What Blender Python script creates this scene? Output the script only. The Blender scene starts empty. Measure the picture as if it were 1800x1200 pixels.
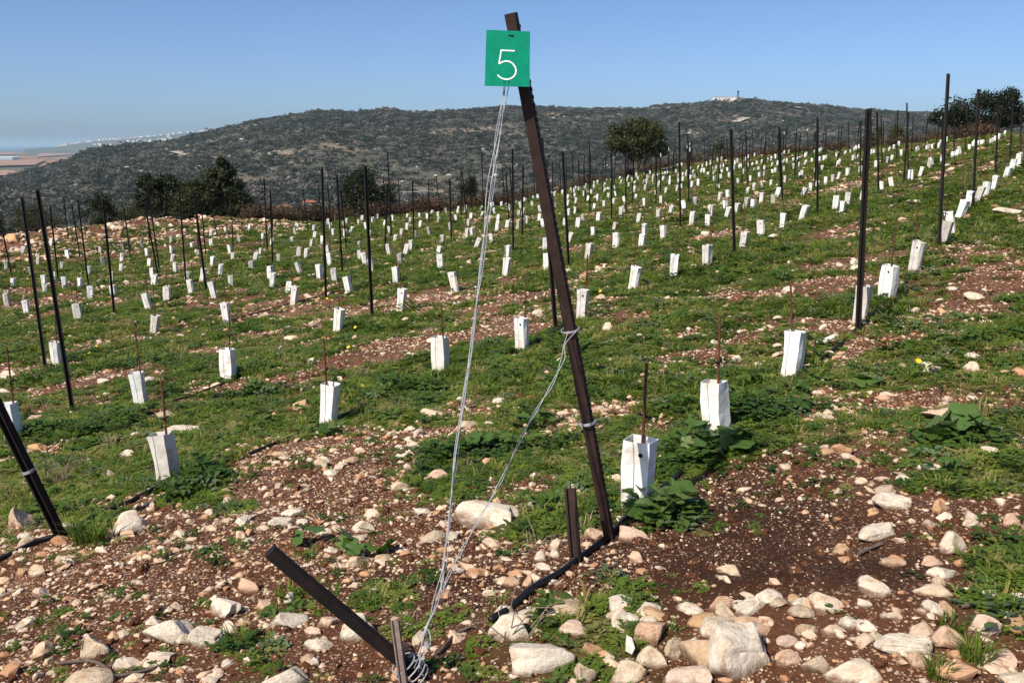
import bpy, math, random
import numpy as np
from mathutils import Vector, Matrix

random.seed(7)
RNG = np.random.default_rng(7)
SC = bpy.context.scene
COL = SC.collection
R = math.radians

# ------------------------------------------------------------------ camera, sky, sun, exposure
CAMZ = 1.72
F = 1600.0                      # focal length in pixels of the 1800 px wide photograph
PITCH = math.atan(345 / F)
cam_d = bpy.data.cameras.new('camera')
cam = bpy.data.objects.new('camera', cam_d)
COL.objects.link(cam)
cam_d.sensor_width = 36.0
cam_d.lens = 36.0 * F / 1800
cam_d.clip_start = 0.05
cam_d.clip_end = 90000
cam.location = (0, 0, CAMZ)
cam.rotation_euler = (math.pi / 2 - PITCH, 0, 0)
SC.camera = cam

SUN_EL = R(46)
SUN_AZ = R(42)                  # light travels towards +Y, turned this far to the right
world = bpy.data.worlds.new('World')
SC.world = world
world.use_nodes = True
wn = world.node_tree.nodes
wl = world.node_tree.links
bg = wn['Background']
sky = wn.new('ShaderNodeTexSky')
sky.sky_type = 'NISHITA'
sky.sun_disc = False
sky.sun_elevation = SUN_EL
sky.sun_rotation = math.pi + SUN_AZ
sky.altitude = 0
sky.air_density = 0.62
sky.dust_density = 1.15
sky.ozone_density = 6.5
bg.inputs[1].default_value = 0.125
wl.new(sky.outputs[0], bg.inputs[0])

sun_d = bpy.data.lights.new('sun', 'SUN')
sun_d.energy = 5.0
sun_d.angle = R(0.5)
sun_d.color = (1.0, 0.925, 0.81)
sun = bpy.data.objects.new('sun', sun_d)
COL.objects.link(sun)
light_dir = Vector((math.sin(SUN_AZ) * math.cos(SUN_EL), math.cos(SUN_AZ) * math.cos(SUN_EL), -math.sin(SUN_EL)))
sun.rotation_euler = light_dir.to_track_quat('-Z', 'Y').to_euler()
sun.location = (-20, -25, 40)

vs = SC.view_settings
vs.view_transform = 'Standard'
vs.look = 'None'
vs.exposure = 0.22
vs.gamma = 1.0
SC.cycles.max_bounces = 6
SC.cycles.diffuse_bounces = 3
SC.cycles.volume_bounces = 0

# ------------------------------------------------------------------ numeric helpers
CP, SP = math.cos(PITCH), math.sin(PITCH)
S = 0.9


def ray(x, y):
    u, v = (x - 900) / F, (y - 600) / F
    return np.array([u, CP - v * SP, -SP - v * CP])


def P(x, y, d):
    r = ray(x, y) * d
    return Vector((r[0], r[1], r[2] + CAMZ))


def project(X, Y, Z):
    z = np.asarray(Z) - CAMZ
    dep = Y * CP - z * SP
    dep = np.maximum(dep, 0.2)
    return 900 + F * X / dep, 600 + F * (-Y * SP - z * CP) / dep


def _h(ix, iy, s):
    a = (ix.astype(np.int64) * 374761393 + iy.astype(np.int64) * 668265263 + s * 982451653) & 0x7fffffff
    a = ((a ^ (a >> 13)) * 1274126177) & 0x7fffffff
    return ((a ^ (a >> 16)) & 0xffff) / 65535.0


def vnoise(x, y, s=0):
    x = np.asarray(x, float); y = np.asarray(y, float)
    ix, iy = np.floor(x), np.floor(y)
    fx, fy = x - ix, y - iy
    fx = fx * fx * (3 - 2 * fx); fy = fy * fy * (3 - 2 * fy)
    a = _h(ix, iy, s); b = _h(ix + 1, iy, s); c = _h(ix, iy + 1, s); d = _h(ix + 1, iy + 1, s)
    return (a * (1 - fx) + b * fx) * (1 - fy) + (c * (1 - fx) + d * fx) * fy


def fbm(x, y, o=4, s=0):
    x = np.asarray(x, float); y = np.asarray(y, float)
    t, a, n = 0.0, 0.5, 0.0
    for i in range(o):
        t = t + a * vnoise(x * 2 ** i + 17.3 * i, y * 2 ** i - 9.1 * i, s + i)
        n += a; a *= 0.5
    return t / n


def sstep(a, b, x):
    t = np.clip((np.asarray(x, float) - a) / (b - a), 0, 1)
    return t * t * (3 - 2 * t)


# ------------------------------------------------------------------ terrain height
QC = (-1.8856, 0.15124, -0.04896, 1.5164e-3, -1.05796e-3, 3.3984e-4)


def zfield(X, Y):
    x = np.clip(np.asarray(X, float) / S, -45, 45)
    y = np.clip(np.asarray(Y, float) / S, -2, 105)
    q = QC[0] + QC[1] * x + QC[2] * y + QC[3] * np.clip(x, -24, 24) ** 2 + QC[4] * x * y + QC[5] * y * y
    q = q + 0.22 * np.exp(-np.maximum(y - 3, 0) / 3.0)
    return q * S


EDGE = [(-700, 520, 42), (-400, 470, 44), (0, 420, 46), (60, 410, 47), (110, 405, 47), (180, 397, 48), (260, 395, 50), (350, 387, 52), (430, 384, 54),
        (520, 390, 56), (600, 388, 57), (700, 380, 58), (800, 370, 60), (900, 362, 64), (1000, 336, 74), (1100, 311, 86),
        (1200, 288, 92), (1350, 272, 84), (1500, 263, 76), (1600, 253, 71), (1700, 244, 67), (1800, 236, 64), (2200, 215, 60), (2600, 200, 60)]
_eth, _eR, _ez = [], [], []
for (x, y, d) in EDGE:
    p = ray(x, y) * d * S
    _eth.append(math.atan2(p[0], p[1])); _eR.append(math.hypot(p[0], p[1])); _ez.append(p[2])
RIDGE = [(-800, 330, 900), (-200, 330, 900), (0, 318, 930), (60, 300, 960), (110, 286, 980), (165, 264, 1000), (220, 257, 1020), (300, 249, 1050), (400, 226, 1080), (450, 214, 1090),
         (500, 206, 1100), (560, 197, 1100), (620, 200, 1110), (650, 197, 1100), (690, 192, 1100), (725, 200, 1110), (760, 200, 1110),
         (830, 195, 1120), (880, 191, 1130), (930, 189, 1140), (1000, 191, 1150), (1060, 193, 1150), (1130, 191, 1160), (1160, 187, 1200),
         (1220, 182, 1250), (1260, 176, 1260), (1300, 171, 1260), (1340, 176, 1260), (1400, 181, 1260), (1450, 186, 1250), (1500, 191, 1240), (1560, 194, 1230),
         (1640, 196, 1220), (1700, 201, 1200), (1800, 206, 1200), (2300, 215, 1200), (2800, 215, 1200)]
_rth, _rR, _rz = [], [], []
for (x, y, d) in RIDGE:
    p = ray(x, y) * d
    _rth.append(math.atan2(p[0], p[1])); _rR.append(math.hypot(p[0], p[1])); _rz.append(p[2])
RV, ZV = 430.0, -37.0


def height(X, Y, micro=True):
    X = np.asarray(X, float); Y = np.asarray(Y, float)
    Rr = np.hypot(X, Y); th = np.arctan2(X, Y)
    Re = np.interp(th, _eth, _eR); Ze = np.interp(th, _eth, _ez)
    k = np.minimum(Rr, Re) / np.maximum(Rr, 1e-6)
    xf, yf = X * k, Y * k
    zf = zfield(xf, yf)
    ke = Re / np.maximum(Rr, 1e-6)
    w = sstep(-11, 0, np.minimum(Rr, Re) - Re)
    z = zf + w * (Ze - zfield(X * ke, Y * ke))
    t = np.clip((Rr - Re) / (RV - Re), 0, 1)
    zo = Ze + (ZV - Ze) * (1 - (1 - t) ** 2)
    Rrd = np.interp(th, _rth, _rR); Zrd = np.interp(th, _rth, _rz)
    s = np.clip((Rr - RV) / (Rrd - RV), 0, 1)
    lump = (fbm(X / 130, Y / 130, 4, 21) - 0.5) * 26 + (fbm(X / 38, Y / 38, 3, 22) - 0.5) * 7
    lump = lump * np.sin(np.pi * np.clip(s, 0, 1)) ** 0.8
    zh = ZV + (Zrd - ZV) * (0.75 * s + 0.25 * s * s * (3 - 2 * s)) + lump
    b = np.clip((Rr - Rrd) / 420, 0, 1)
    zh = zh + (-52 - Zrd) * b * b * (3 - 2 * b) * (Rr > Rrd)
    z = np.where(Rr <= Re, z, np.where(Rr < RV, zo, zh))
    if micro:
        fade = np.clip(1.3 - Rr / 110, 0, 1)
        near = np.clip(1.5 - Rr / 14, 0, 1)
        z = z + fade * ((fbm(X / 2.6, Y / 2.6, 3, 3) - 0.5) * 0.16 + (fbm(X / 0.55, Y / 0.55, 3, 5) - 0.5) * 0.075)
        z = z + near * (fbm(X / 0.12, Y / 0.12, 3, 8) - 0.5) * 0.03
        # the stony bank along the left-hand edge of the field
        bank = sstep(-8, -1, Rr - Re) * (Rr < Re + 3) * sstep(-0.20, -0.33, th)
        z = z + bank * (fbm(X / 1.1, Y / 1.1, 3, 12) - 0.45) * 0.9
    return z + CAMZ


def ground_hit(x, y, dmin=1.5, dmax=110, n=900):
    r = ray(x, y)
    d = np.exp(np.linspace(math.log(dmin), math.log(dmax), n))
    zz = height(r[0] * d, r[1] * d) - (r[2] * d + CAMZ)
    i = np.argmax(zz > 0)
    if zz[i] <= 0:
        i = n - 1
    if i == 0:
        i = 1
    a, b = d[i - 1], d[i]
    for _ in range(18):
        m = 0.5 * (a + b)
        if height(r[0] * m, r[1] * m) - (r[2] * m + CAMZ) > 0:
            b = m
        else:
            a = m
    return Vector((r[0] * b, r[1] * b, r[2] * b + CAMZ)), b


def H1(x, y):
    return float(height(np.array([x]), np.array([y]))[0])


# vineyard rows: all run in one direction, uphill to the right
ROW_A = R(31.8)
RD = np.array([math.sin(ROW_A), math.cos(ROW_A)])
RN = np.array([math.cos(ROW_A), -math.sin(ROW_A)])
ROW0, ROWS = -1.62, -3.12


def rowq(X, Y):
    return (X * RN[0] + Y * RN[1] - ROW0) / ROWS


# patches of the ground as seen in the photograph: (x, y, rx, ry, slope, grass change)
PATCH = [(1420, 940, 330, 120, 0, -1.0), (1250, 870, 150, 60, -.2, -.55), (560, 830, 170, 55, -.1, -1.0), (330, 985, 330, 95, -.1, -1.0), (120, 1060, 230, 110, 0, -.8),
         (640, 1010, 200, 110, 0, -.55), (700, 880, 120, 40, 0, -.5), (1330, 1060, 260, 70, 0, -.6), (1550, 1150, 260, 80, 0, -.7), (170, 690, 120, 26, -.12, -1.0), (270, 660, 140, 20, -.15, -.5),
         (1600, 570, 90, 24, -.35, -.5), (1470, 620, 70, 26, -.3, -.8), (1740, 500, 150, 28, -.1, -.6), (980, 660, 110, 26, 0, -.45), (800, 700, 60, 20, 0, -.3), (1560, 800, 130, 40, 0, -.45), (1040, 790, 130, 30, 0, -.6),
         (700, 545, 170, 20, -.2, -.7), (470, 535, 150, 18, -.12, -.8), (880, 510, 120, 14, -.25, -.6), (1340, 500, 170, 14, -.05, -.6), (1370, 405, 120, 14, -.05, -.7), (40, 520, 120, 14, -.1, -.7),
         (1230, 420, 60, 8, -.1, -.5), (1640, 440, 200, 10, 0, -.4), (820, 590, 120, 18, -.1, -.6), (640, 640, 110, 24, -.2, -.5), (90, 780, 120, 30, -.1, -.3),
         (900, 930, 90, 30, 0, .8), (850, 800, 260, 34, -.1, .8), (700, 690, 200, 40, -.2, .6), (330, 830, 110, 40, 0, .9), (160, 930, 50, 45, 0, 1.2), (1330, 725, 90, 40, -.3, .8), (1260, 800, 100, 50, -.2, .7),
         (1700, 830, 130, 50, 0, .6), (1760, 1060, 60, 60, 0, .8), (330, 760, 200, 30, -.1, .6), (150, 740, 110, 40, 0, .8), (700, 1060, 60, 20, 0, .5), (1030, 1080, 60, 20, 0, .7), (420, 1140, 90, 30, 0, .6), (600, 1060, 60, 30, 0, .5),
         (1180, 900, 60, 40, 0, .6), (330, 640, 60, 20, 0, .4), (1100, 640, 160, 60, 0, .4), (1700, 600, 160, 60, 0, .4), (1690, 1140, 50, 40, 0, .9), (520, 1060, 60, 26, 0, .6), (80, 1110, 90, 30, 0, .5), (1560, 545, 40, 40, 0, .5)]


def grass_mask(X, Y):
    X = np.asarray(X, float); Y = np.asarray(Y, float)
    z = height(X, Y, False)
    u, v = project(X, Y, z)
    n1 = fbm(X / 1.5, Y / 1.5, 4, 31); n2 = fbm(X / 0.42, Y / 0.42, 3, 35)
    q = rowq(X + 0.9 * (fbm(X / 2.2, Y / 2.2, 2, 41) - .5), Y)
    qf = q - np.floor(q)
    g = 0.72 + 1.55 * (n1 - 0.5) + 1.9 * (n2 - 0.5)
    Rr = np.hypot(X, Y)
    far = sstep(7, 14, Rr)
    g = g + far * 0.35 * np.exp(-(np.minimum(qf, 1 - qf) / 0.13) ** 2)
    strip = np.exp(-((qf - 0.70) / 0.13) ** 2)
    g = g - far * 0.42 * strip * sstep(0.38, 0.62, fbm(X / 6, Y / 6, 2, 43) + 0.08)
    g = g - 0.56 * sstep(860, 985, v)
    for (x, y, rx, ry, sl, a) in PATCH:
        if a < 0 and y < 720:
            a = a * .6
        dx = u - x; dy = v - y - sl * dx
        g = g + a * np.exp(-((dx / rx) ** 2 + (dy / ry) ** 2) * 1.1)
    th = np.arctan2(X, Y)
    Re = np.interp(th, _eth, _eR)
    bank = sstep(-9.5, -5, Rr - Re) * sstep(-0.20, -0.33, th)
    g = g - bank * 0.30
    g = g - 0.5 * sstep(-2.5, -0.3, Rr - Re)
    return np.clip(g, 0, 1)


# ------------------------------------------------------------------ materials
def new_mat(name):
    m = bpy.data.materials.new(name)
    m.use_nodes = True
    nt = m.node_tree
    b = nt.nodes['Principled BSDF']
    return m, nt, b


def nd(nt, t, **kw):
    n = nt.nodes.new(t)
    for k, v in kw.items():
        setattr(n, k, v)
    return n


def ramp(nt, stops, interp='LINEAR'):
    n = nt.nodes.new('ShaderNodeValToRGB')
    n.color_ramp.interpolation = interp
    e = n.color_ramp.elements
    while len(e) < len(stops):
        e.new(0.5)
    for i, (p, c) in enumerate(stops):
        e[i].position = p
        e[i].color = (c[0], c[1], c[2], 1)
    return n


def noise(nt, scale, detail=4, rough=0.6, vec=None):
    n = nt.nodes.new('ShaderNodeTexNoise')
    n.inputs['Scale'].default_value = scale
    n.inputs['Detail'].default_value = detail
    n.inputs['Roughness'].default_value = rough
    if vec is not None:
        nt.links.new(vec, n.inputs['Vector'])
    return n


def mixc(nt, a, b, f, mode='MIX'):
    n = nt.nodes.new('ShaderNodeMix')
    n.data_type = 'RGBA'
    n.blend_type = mode
    for sock, val in ((n.inputs[0], f), (n.inputs[6], a), (n.inputs[7], b)):
        if hasattr(val, 'is_output'):
            nt.links.new(val, sock)
        elif isinstance(val, (int, float)):
            sock.default_value = val
        else:
            sock.default_value = (val[0], val[1], val[2], 1)
    return n.outputs[2]


def bump(nt, h, strength, dist):
    n = nt.nodes.new('ShaderNodeBump')
    n.inputs['Strength'].default_value = strength
    n.inputs['Distance'].default_value = dist
    nt.links.new(h, n.inputs['Height'])
    return n.outputs[0]


def geo_pos(nt):
    return nt.nodes.new('ShaderNodeNewGeometry').outputs['Position']


def m_simple(name, col, rough=0.7, var=0.25, scale=30, metal=0.0, col2=None, bmp=0.0):
    m, nt, b = new_mat(name)
    n = noise(nt, scale, 5, 0.65, nd(nt, 'ShaderNodeTexCoord').outputs['Object'])
    c2 = col2 if col2 else tuple(c * (1 - var) for c in col)
    r = ramp(nt, [(0.35, c2), (0.65, col)])
    nt.links.new(n.outputs[0], r.inputs[0])
    nt.links.new(r.outputs[0], b.inputs['Base Color'])
    b.inputs['Roughness'].default_value = rough
    b.inputs['Metallic'].default_value = metal
    b.inputs['Specular IOR Level'].default_value = 0.3
    if bmp:
        nt.links.new(bump(nt, n.outputs[0], bmp, 0.01), b.inputs['Normal'])
    return m


def m_leaf(name, stops, trans=0.35, rough=0.55, patch=0.0):
    m, nt, b = new_mat(name)
    oi = nd(nt, 'ShaderNodeObjectInfo')
    r = ramp(nt, stops)
    n = noise(nt, 9.0, 2, 0.5, geo_pos(nt))
    ad = nd(nt, 'ShaderNodeMath', operation='ADD')
    nt.links.new(oi.outputs['Random'], ad.inputs[0])
    sub = nd(nt, 'ShaderNodeMath', operation='MULTIPLY_ADD')
    nt.links.new(n.outputs[0], sub.inputs[0]); sub.inputs[1].default_value = 0.9; sub.inputs[2].default_value = -0.45
    nt.links.new(sub.outputs[0], ad.inputs[1])
    nl = noise(nt, 0.55, 3, 0.6, geo_pos(nt))
    lo = nd(nt, 'ShaderNodeMath', operation='MULTIPLY_ADD'); lo.inputs[1].default_value = 1.6; lo.inputs[2].default_value = -0.8
    nt.links.new(nl.outputs[0], lo.inputs[0])
    ad2 = nd(nt, 'ShaderNodeMath', operation='ADD'); nt.links.new(ad.outputs[0], ad2.inputs[0]); nt.links.new(lo.outputs[0], ad2.inputs[1])
    nt.links.new(ad2.outputs[0], r.inputs[0])
    b.inputs['Roughness'].default_value = rough
    b.inputs['Specular IOR Level'].default_value = 0.25
    nt.links.new(r.outputs[0], b.inputs['Base Color'])
    tr = nd(nt, 'ShaderNodeBsdfTranslucent')
    lighter = mixc(nt, r.outputs[0], (1.25, 1.35, 0.6), 1.0, 'MULTIPLY')
    nt.links.new(lighter, tr.inputs[0])
    mx = nd(nt, 'ShaderNodeMixShader')
    mx.inputs[0].default_value = trans
    nt.links.new(b.outputs[0], mx.inputs[1]); nt.links.new(tr.outputs[0], mx.inputs[2])
    nt.links.new(mx.outputs[0], nt.nodes['Material Output'].inputs[0])
    return m


def m_stone(name, scale=6.0, stops=None):
    m, nt, b = new_mat(name)
    oi = nd(nt, 'ShaderNodeObjectInfo')
    tc = nd(nt, 'ShaderNodeTexCoord').outputs['Object']
    at = nd(nt, 'ShaderNodeAttribute', attribute_type='OBJECT', attribute_name='tone')
    base = ramp(nt, stops or [(0.0, (0.74, 0.60, 0.45)), (0.30, (0.78, 0.69, 0.56)), (0.42, (0.79, 0.70, 0.58)), (0.50, (0.74, 0.54, 0.41)), (0.64, (0.64, 0.37, 0.18)), (0.78, (0.56, 0.46, 0.34)), (0.90, (0.72, 0.57, 0.40)), (1.0, (0.78, 0.66, 0.51))])
    # a stone with a tone of its own keeps it, give or take; the others draw one
    gt = nd(nt, 'ShaderNodeMath', operation='GREATER_THAN'); gt.inputs[1].default_value = 0.01
    nt.links.new(at.outputs['Fac'], gt.inputs[0])
    am = nd(nt, 'ShaderNodeMapRange'); am.inputs[3].default_value = 1.0; am.inputs[4].default_value = 0.12
    nt.links.new(gt.outputs[0], am.inputs[0])
    fr = nd(nt, 'ShaderNodeMath', operation='MULTIPLY_ADD')
    nt.links.new(oi.outputs['Random'], fr.inputs[0]); nt.links.new(am.outputs[0], fr.inputs[1]); nt.links.new(at.outputs['Fac'], fr.inputs[2])
    nt.links.new(fr.outputs[0], base.inputs[0])
    n1 = noise(nt, scale * 0.35, 6, 0.7, tc)
    st = ramp(nt, [(0.32, (0.72, 0.52, 0.36)), (0.47, (0.96, 0.94, 0.90)), (0.66, (1.12, 1.11, 1.09))])
    nt.links.new(n1.outputs[0], st.inputs[0])
    c = mixc(nt, base.outputs[0], st.outputs[0], 0.9, 'MULTIPLY')
    n2 = noise(nt, scale * 2.2, 8, 0.75, tc)
    st2 = ramp(nt, [(0.30, (0.55, 0.47, 0.40)), (0.50, (1, 1, 1))])
    nt.links.new(n2.outputs[0], st2.inputs[0])
    c = mixc(nt, c, st2.outputs[0], 0.6, 'MULTIPLY')
    nt.links.new(c, b.inputs['Base Color'])
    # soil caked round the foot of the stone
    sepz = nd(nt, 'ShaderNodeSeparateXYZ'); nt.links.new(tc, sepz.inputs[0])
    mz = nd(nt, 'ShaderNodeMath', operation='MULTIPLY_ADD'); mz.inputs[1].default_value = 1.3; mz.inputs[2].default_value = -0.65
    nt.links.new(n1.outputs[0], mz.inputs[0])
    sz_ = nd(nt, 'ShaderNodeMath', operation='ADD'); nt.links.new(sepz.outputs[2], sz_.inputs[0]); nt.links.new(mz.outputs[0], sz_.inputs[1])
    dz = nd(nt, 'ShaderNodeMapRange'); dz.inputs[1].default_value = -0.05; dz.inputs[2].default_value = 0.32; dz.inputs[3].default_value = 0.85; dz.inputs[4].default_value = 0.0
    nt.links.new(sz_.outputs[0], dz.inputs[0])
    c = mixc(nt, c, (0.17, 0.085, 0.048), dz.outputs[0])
    nt.links.new(c, b.inputs['Base Color'])
    b.inputs['Roughness'].default_value = 0.92
    b.inputs['Specular IOR Level'].default_value = 0.15
    n3 = noise(nt, scale * 1.3, 10, 0.7, tc)
    nt.links.new(bump(nt, n3.outputs[0], 0.6, 0.035 if scale > 3 else 0.006), b.inputs['Normal'])
    return m


def m_ground():
    m, nt, b = new_mat('soil_and_grass')
    pos = geo_pos(nt)
    ga = nd(nt, 'ShaderNodeAttribute', attribute_name='grass').outputs['Fac']
    n1 = noise(nt, 1.3, 8, 0.65, pos)
    soil = ramp(nt, [(0.25, (0.070, 0.028, 0.014)), (0.5, (0.132, 0.055, 0.028)), (0.8, (0.205, 0.095, 0.052))])
    nt.links.new(n1.outputs[0], soil.inputs[0])
    nf = noise(nt, 55, 6, 0.75, pos)
    sf = ramp(nt, [(0.3, (0.45, 0.42, 0.40)), (0.55, (1, 1, 1)), (0.75, (1.35, 1.3, 1.25))])
    nt.links.new(nf.outputs[0], sf.inputs[0])
    c = mixc(nt, soil.outputs[0], sf.outputs[0], 0.9, 'MULTIPLY')
    # freshly turned, moist soil is darker
    da = nd(nt, 'ShaderNodeAttribute', attribute_name='damp').outputs['Fac']
    c = mixc(nt, c, (0.50, 0.52, 0.56), da, 'MULTIPLY')
    # fine gravel, too small to pick apart
    for sc, th, colr in ((95, 0.36, (0.52, 0.40, 0.30)), (45, 0.30, (0.58, 0.47, 0.37))):
        vo = nd(nt, 'ShaderNodeTexVoronoi')
        vo.inputs['Scale'].default_value = sc
        nt.links.new(pos, vo.inputs['Vector'])
        lt = nd(nt, 'ShaderNodeMath', operation='LESS_THAN'); lt.inputs[1].default_value = th
        nt.links.new(vo.outputs['Distance'], lt.inputs[0])
        sepc = nd(nt, 'ShaderNodeSeparateColor')
        nt.links.new(vo.outputs['Color'], sepc.inputs[0])
        g2 = nd(nt, 'ShaderNodeMath', operation='GREATER_THAN')
        nt.links.new(sepc.outputs[0], g2.inputs[0])
        npz = noise(nt, 2.1, 4, 0.6, pos)
        mp = nd(nt, 'ShaderNodeMapRange'); mp.inputs[1].default_value = 0.35; mp.inputs[2].default_value = 0.65; mp.inputs[3].default_value = 0.9; mp.inputs[4].default_value = 0.45
        nt.links.new(npz.outputs[0], mp.inputs[0]); nt.links.new(mp.outputs[0], g2.inputs[1])
        mu = nd(nt, 'ShaderNodeMath', operation='MULTIPLY')
        nt.links.new(lt.outputs[0], mu.inputs[0]); nt.links.new(g2.outputs[0], mu.inputs[1])
        cc = mixc(nt, colr, (0.42, 0.24, 0.14), sepc.outputs[1])
        dk = nd(nt, 'ShaderNodeMath', operation='MULTIPLY_ADD'); dk.inputs[1].default_value = -0.7; dk.inputs[2].default_value = 1.0
        nt.links.new(da, dk.inputs[0])
        mu2 = nd(nt, 'ShaderNodeMath', operation='MULTIPLY'); nt.links.new(mu.outputs[0], mu2.inputs[0]); nt.links.new(dk.outputs[0], mu2.inputs[1])
        c = mixc(nt, c, cc, mu2.outputs[0])
    ng = noise(nt, 7, 6, 0.7, pos)
    gr = ramp(nt, [(0.3, (0.048, 0.066, 0.016)), (0.52, (0.088, 0.116, 0.027)), (0.72, (0.14, 0.115, 0.052))])
    nt.links.new(ng.outputs[0], gr.inputs[0])
    fa = nd(nt, 'ShaderNodeMapRange'); fa.inputs[1].default_value = 0.35; fa.inputs[2].default_value = 0.85; fa.inputs[4].default_value = 0.75
    nt.links.new(ga, fa.inputs[0])
    c = mixc(nt, c, gr.outputs[0], fa.outputs[0])
    nt.links.new(c, b.inputs['Base Color'])
    b.inputs['Roughness'].default_value = 0.95
    b.inputs['Specular IOR Level'].default_value = 0.1
    nt.links.new(bump(nt, nf.outputs[0], 0.8, 0.02), b.inputs['Normal'])
    return m


def m_hill():
    m, nt, b = new_mat('hill_soil')
    pos = geo_pos(nt)
    ba = nd(nt, 'ShaderNodeAttribute', attribute_name='bare').outputs['Fac']
    n1 = noise(nt, 0.05, 9, 0.7, pos)
    r = ramp(nt, [(0.3, (0.045, 0.050, 0.036)), (0.46, (0.084, 0.086, 0.064)), (0.58, (0.130, 0.124, 0.100)), (0.70, (0.25, 0.235, 0.205))])
    nt.links.new(n1.outputs[0], r.inputs[0])
    n2 = noise(nt, 0.32, 8, 0.75, pos)
    r2 = ramp(nt, [(0.3, (0.45, 0.45, 0.45)), (0.55, (1, 1, 1)), (0.7, (1.5, 1.45, 1.4))])
    nt.links.new(n2.outputs[0], r2.inputs[0])
    c = mixc(nt, r.outputs[0], r2.outputs[0], 0.8, 'MULTIPLY')
    n3 = noise(nt, 0.09, 5, 0.6, pos)
    r3 = ramp(nt, [(0.35, (0.26, 0.14, 0.085)), (0.6, (0.42, 0.33, 0.24))])
    nt.links.new(n3.outputs[0], r3.inputs[0])
    c = mixc(nt, c, r3.outputs[0], ba)
    nt.links.new(c, b.inputs['Base Color'])
    b.inputs['Roughness'].default_value = 1.0
    b.inputs['Specular IOR Level'].default_value = 0.0
    return m


def m_guard():
    m, nt, b = new_mat('white_card')
    tc = nd(nt, 'ShaderNodeTexCoord').outputs['Object']
    oi = nd(nt, 'ShaderNodeObjectInfo')
    sep = nd(nt, 'ShaderNodeSeparateXYZ'); nt.links.new(tc, sep.inputs[0])
    va = nd(nt, 'ShaderNodeVectorMath', operation='ADD')
    nt.links.new(tc, va.inputs[0])
    cb = nd(nt, 'ShaderNodeCombineXYZ')
    ml = nd(nt, 'ShaderNodeMath', operation='MULTIPLY'); ml.inputs[1].default_value = 37.0
    nt.links.new(oi.outputs['Random'], ml.inputs[0]); nt.links.new(ml.outputs[0], cb.inputs[0]); nt.links.new(ml.outputs[0], cb.inputs[2])
    nt.links.new(cb.outputs[0], va.inputs[1])
    n = noise(nt, 9, 5, 0.65, va.outputs[0])
    base = ramp(nt, [(0.0, (0.82, 0.81, 0.78)), (0.55, (0.78, 0.76, 0.71)), (0.85, (0.66, 0.62, 0.55)), (1.0, (0.48, 0.44, 0.38))])
    nt.links.new(oi.outputs['Random'], base.inputs[0])
    r = ramp(nt, [(0.30, (0.70, 0.60, 0.46)), (0.50, (1, 1, 1))])
    nt.links.new(n.outputs[0], r.inputs[0])
    c = mixc(nt, base.outputs[0], r.outputs[0], 0.8, 'MULTIPLY')
    zr = nd(nt, 'ShaderNodeMapRange'); zr.inputs[1].default_value = 0.0; zr.inputs[2].default_value = 0.12; zr.inputs[3].default_value = 0.75; zr.inputs[4].default_value = 0.0
    nt.links.new(sep.outputs[2], zr.inputs[0])
    mu = nd(nt, 'ShaderNodeMath', operation='MULTIPLY')
    nt.links.new(zr.outputs[0], mu.inputs[0]); nt.links.new(n.outputs[0], mu.inputs[1])
    c = mixc(nt, c, (0.42, 0.28, 0.18), mu.outputs[0])
    nt.links.new(c, b.inputs['Base Color'])
    b.inputs['Roughness'].default_value = 0.6
    b.inputs['Specular IOR Level'].default_value = 0.3
    nt.links.new(bump(nt, n.outputs[0], 0.25, 0.01), b.inputs['Normal'])
    return m


M = {}
M['ground'] = m_ground()
M['hill'] = m_hill()
M['stone'] = m_stone('limestone', 5.0)
M['pebble'] = m_stone('pebble_stone', 2.0, [(0.0, (0.64, 0.47, 0.33)), (0.22, (0.72, 0.60, 0.47)), (0.42, (0.56, 0.35, 0.21)), (0.58, (0.46, 0.23, 0.12)), (0.72, (0.64, 0.49, 0.36)), (0.86, (0.42, 0.33, 0.25)), (1.0, (0.72, 0.62, 0.50))])
M['guard'] = m_guard()
M['black'] = m_simple('dark_post_steel', (0.0085, 0.0078, 0.0082), 0.7, 0.4, 20, col2=(0.018, 0.011, 0.009))
M['rustpost'] = m_simple('rusty_brown_steel', (0.042, 0.021, 0.016), 0.65, 0.5, 14, col2=(0.020, 0.010, 0.008), bmp=0.3)
M['darkrust'] = m_simple('old_dark_steel', (0.018, 0.010, 0.008), 0.8, 0.5, 18, col2=(0.007, 0.005, 0.0045), bmp=0.5)
M['rebar'] = m_simple('rusted_bar', (0.16, 0.055, 0.028), 0.85, 0.5, 40, col2=(0.055, 0.022, 0.015))
M['pipe'] = m_simple('black_plastic', (0.014, 0.014, 0.016), 0.45, 0.3, 20)
M['wire'] = m_simple('galvanised_wire', (0.46, 0.47, 0.48), 0.6, 0.35, 60, metal=0.15)
M['sign'] = m_simple('green_plastic', (0.002, 0.250, 0.146), 0.55, 0.05, 22, col2=(0.004, 0.205, 0.120))
M['sign'].node_tree.nodes['Principled BSDF'].inputs['Specular IOR Level'].default_value = 0.06
M['white'] = m_simple('white_print', (0.86, 0.88, 0.86), 0.5, 0.03, 8)
M['hole'] = m_simple('painted_hole_shade', (0.012, 0.012, 0.014), 0.9, 0.1, 8)  # near-black colour painted for the shade inside a vent hole
M['lath'] = m_simple('weathered_wood', (0.23, 0.17, 0.15), 0.85, 0.4, 25, bmp=0.4)
M['clover'] = m_leaf('clover_leaf', [(0.0, (0.062, 0.106, 0.014)), (0.4, (0.112, 0.172, 0.021)), (0.75, (0.172, 0.215, 0.032)), (1.0, (0.26, 0.23, 0.08))], 0.3)
M['blade'] = m_leaf('grass_blade', [(0.0, (0.074, 0.116, 0.015)), (0.45, (0.132, 0.190, 0.024)), (0.80, (0.195, 0.225, 0.040)), (1.0, (0.30, 0.24, 0.09))], 0.3)
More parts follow.
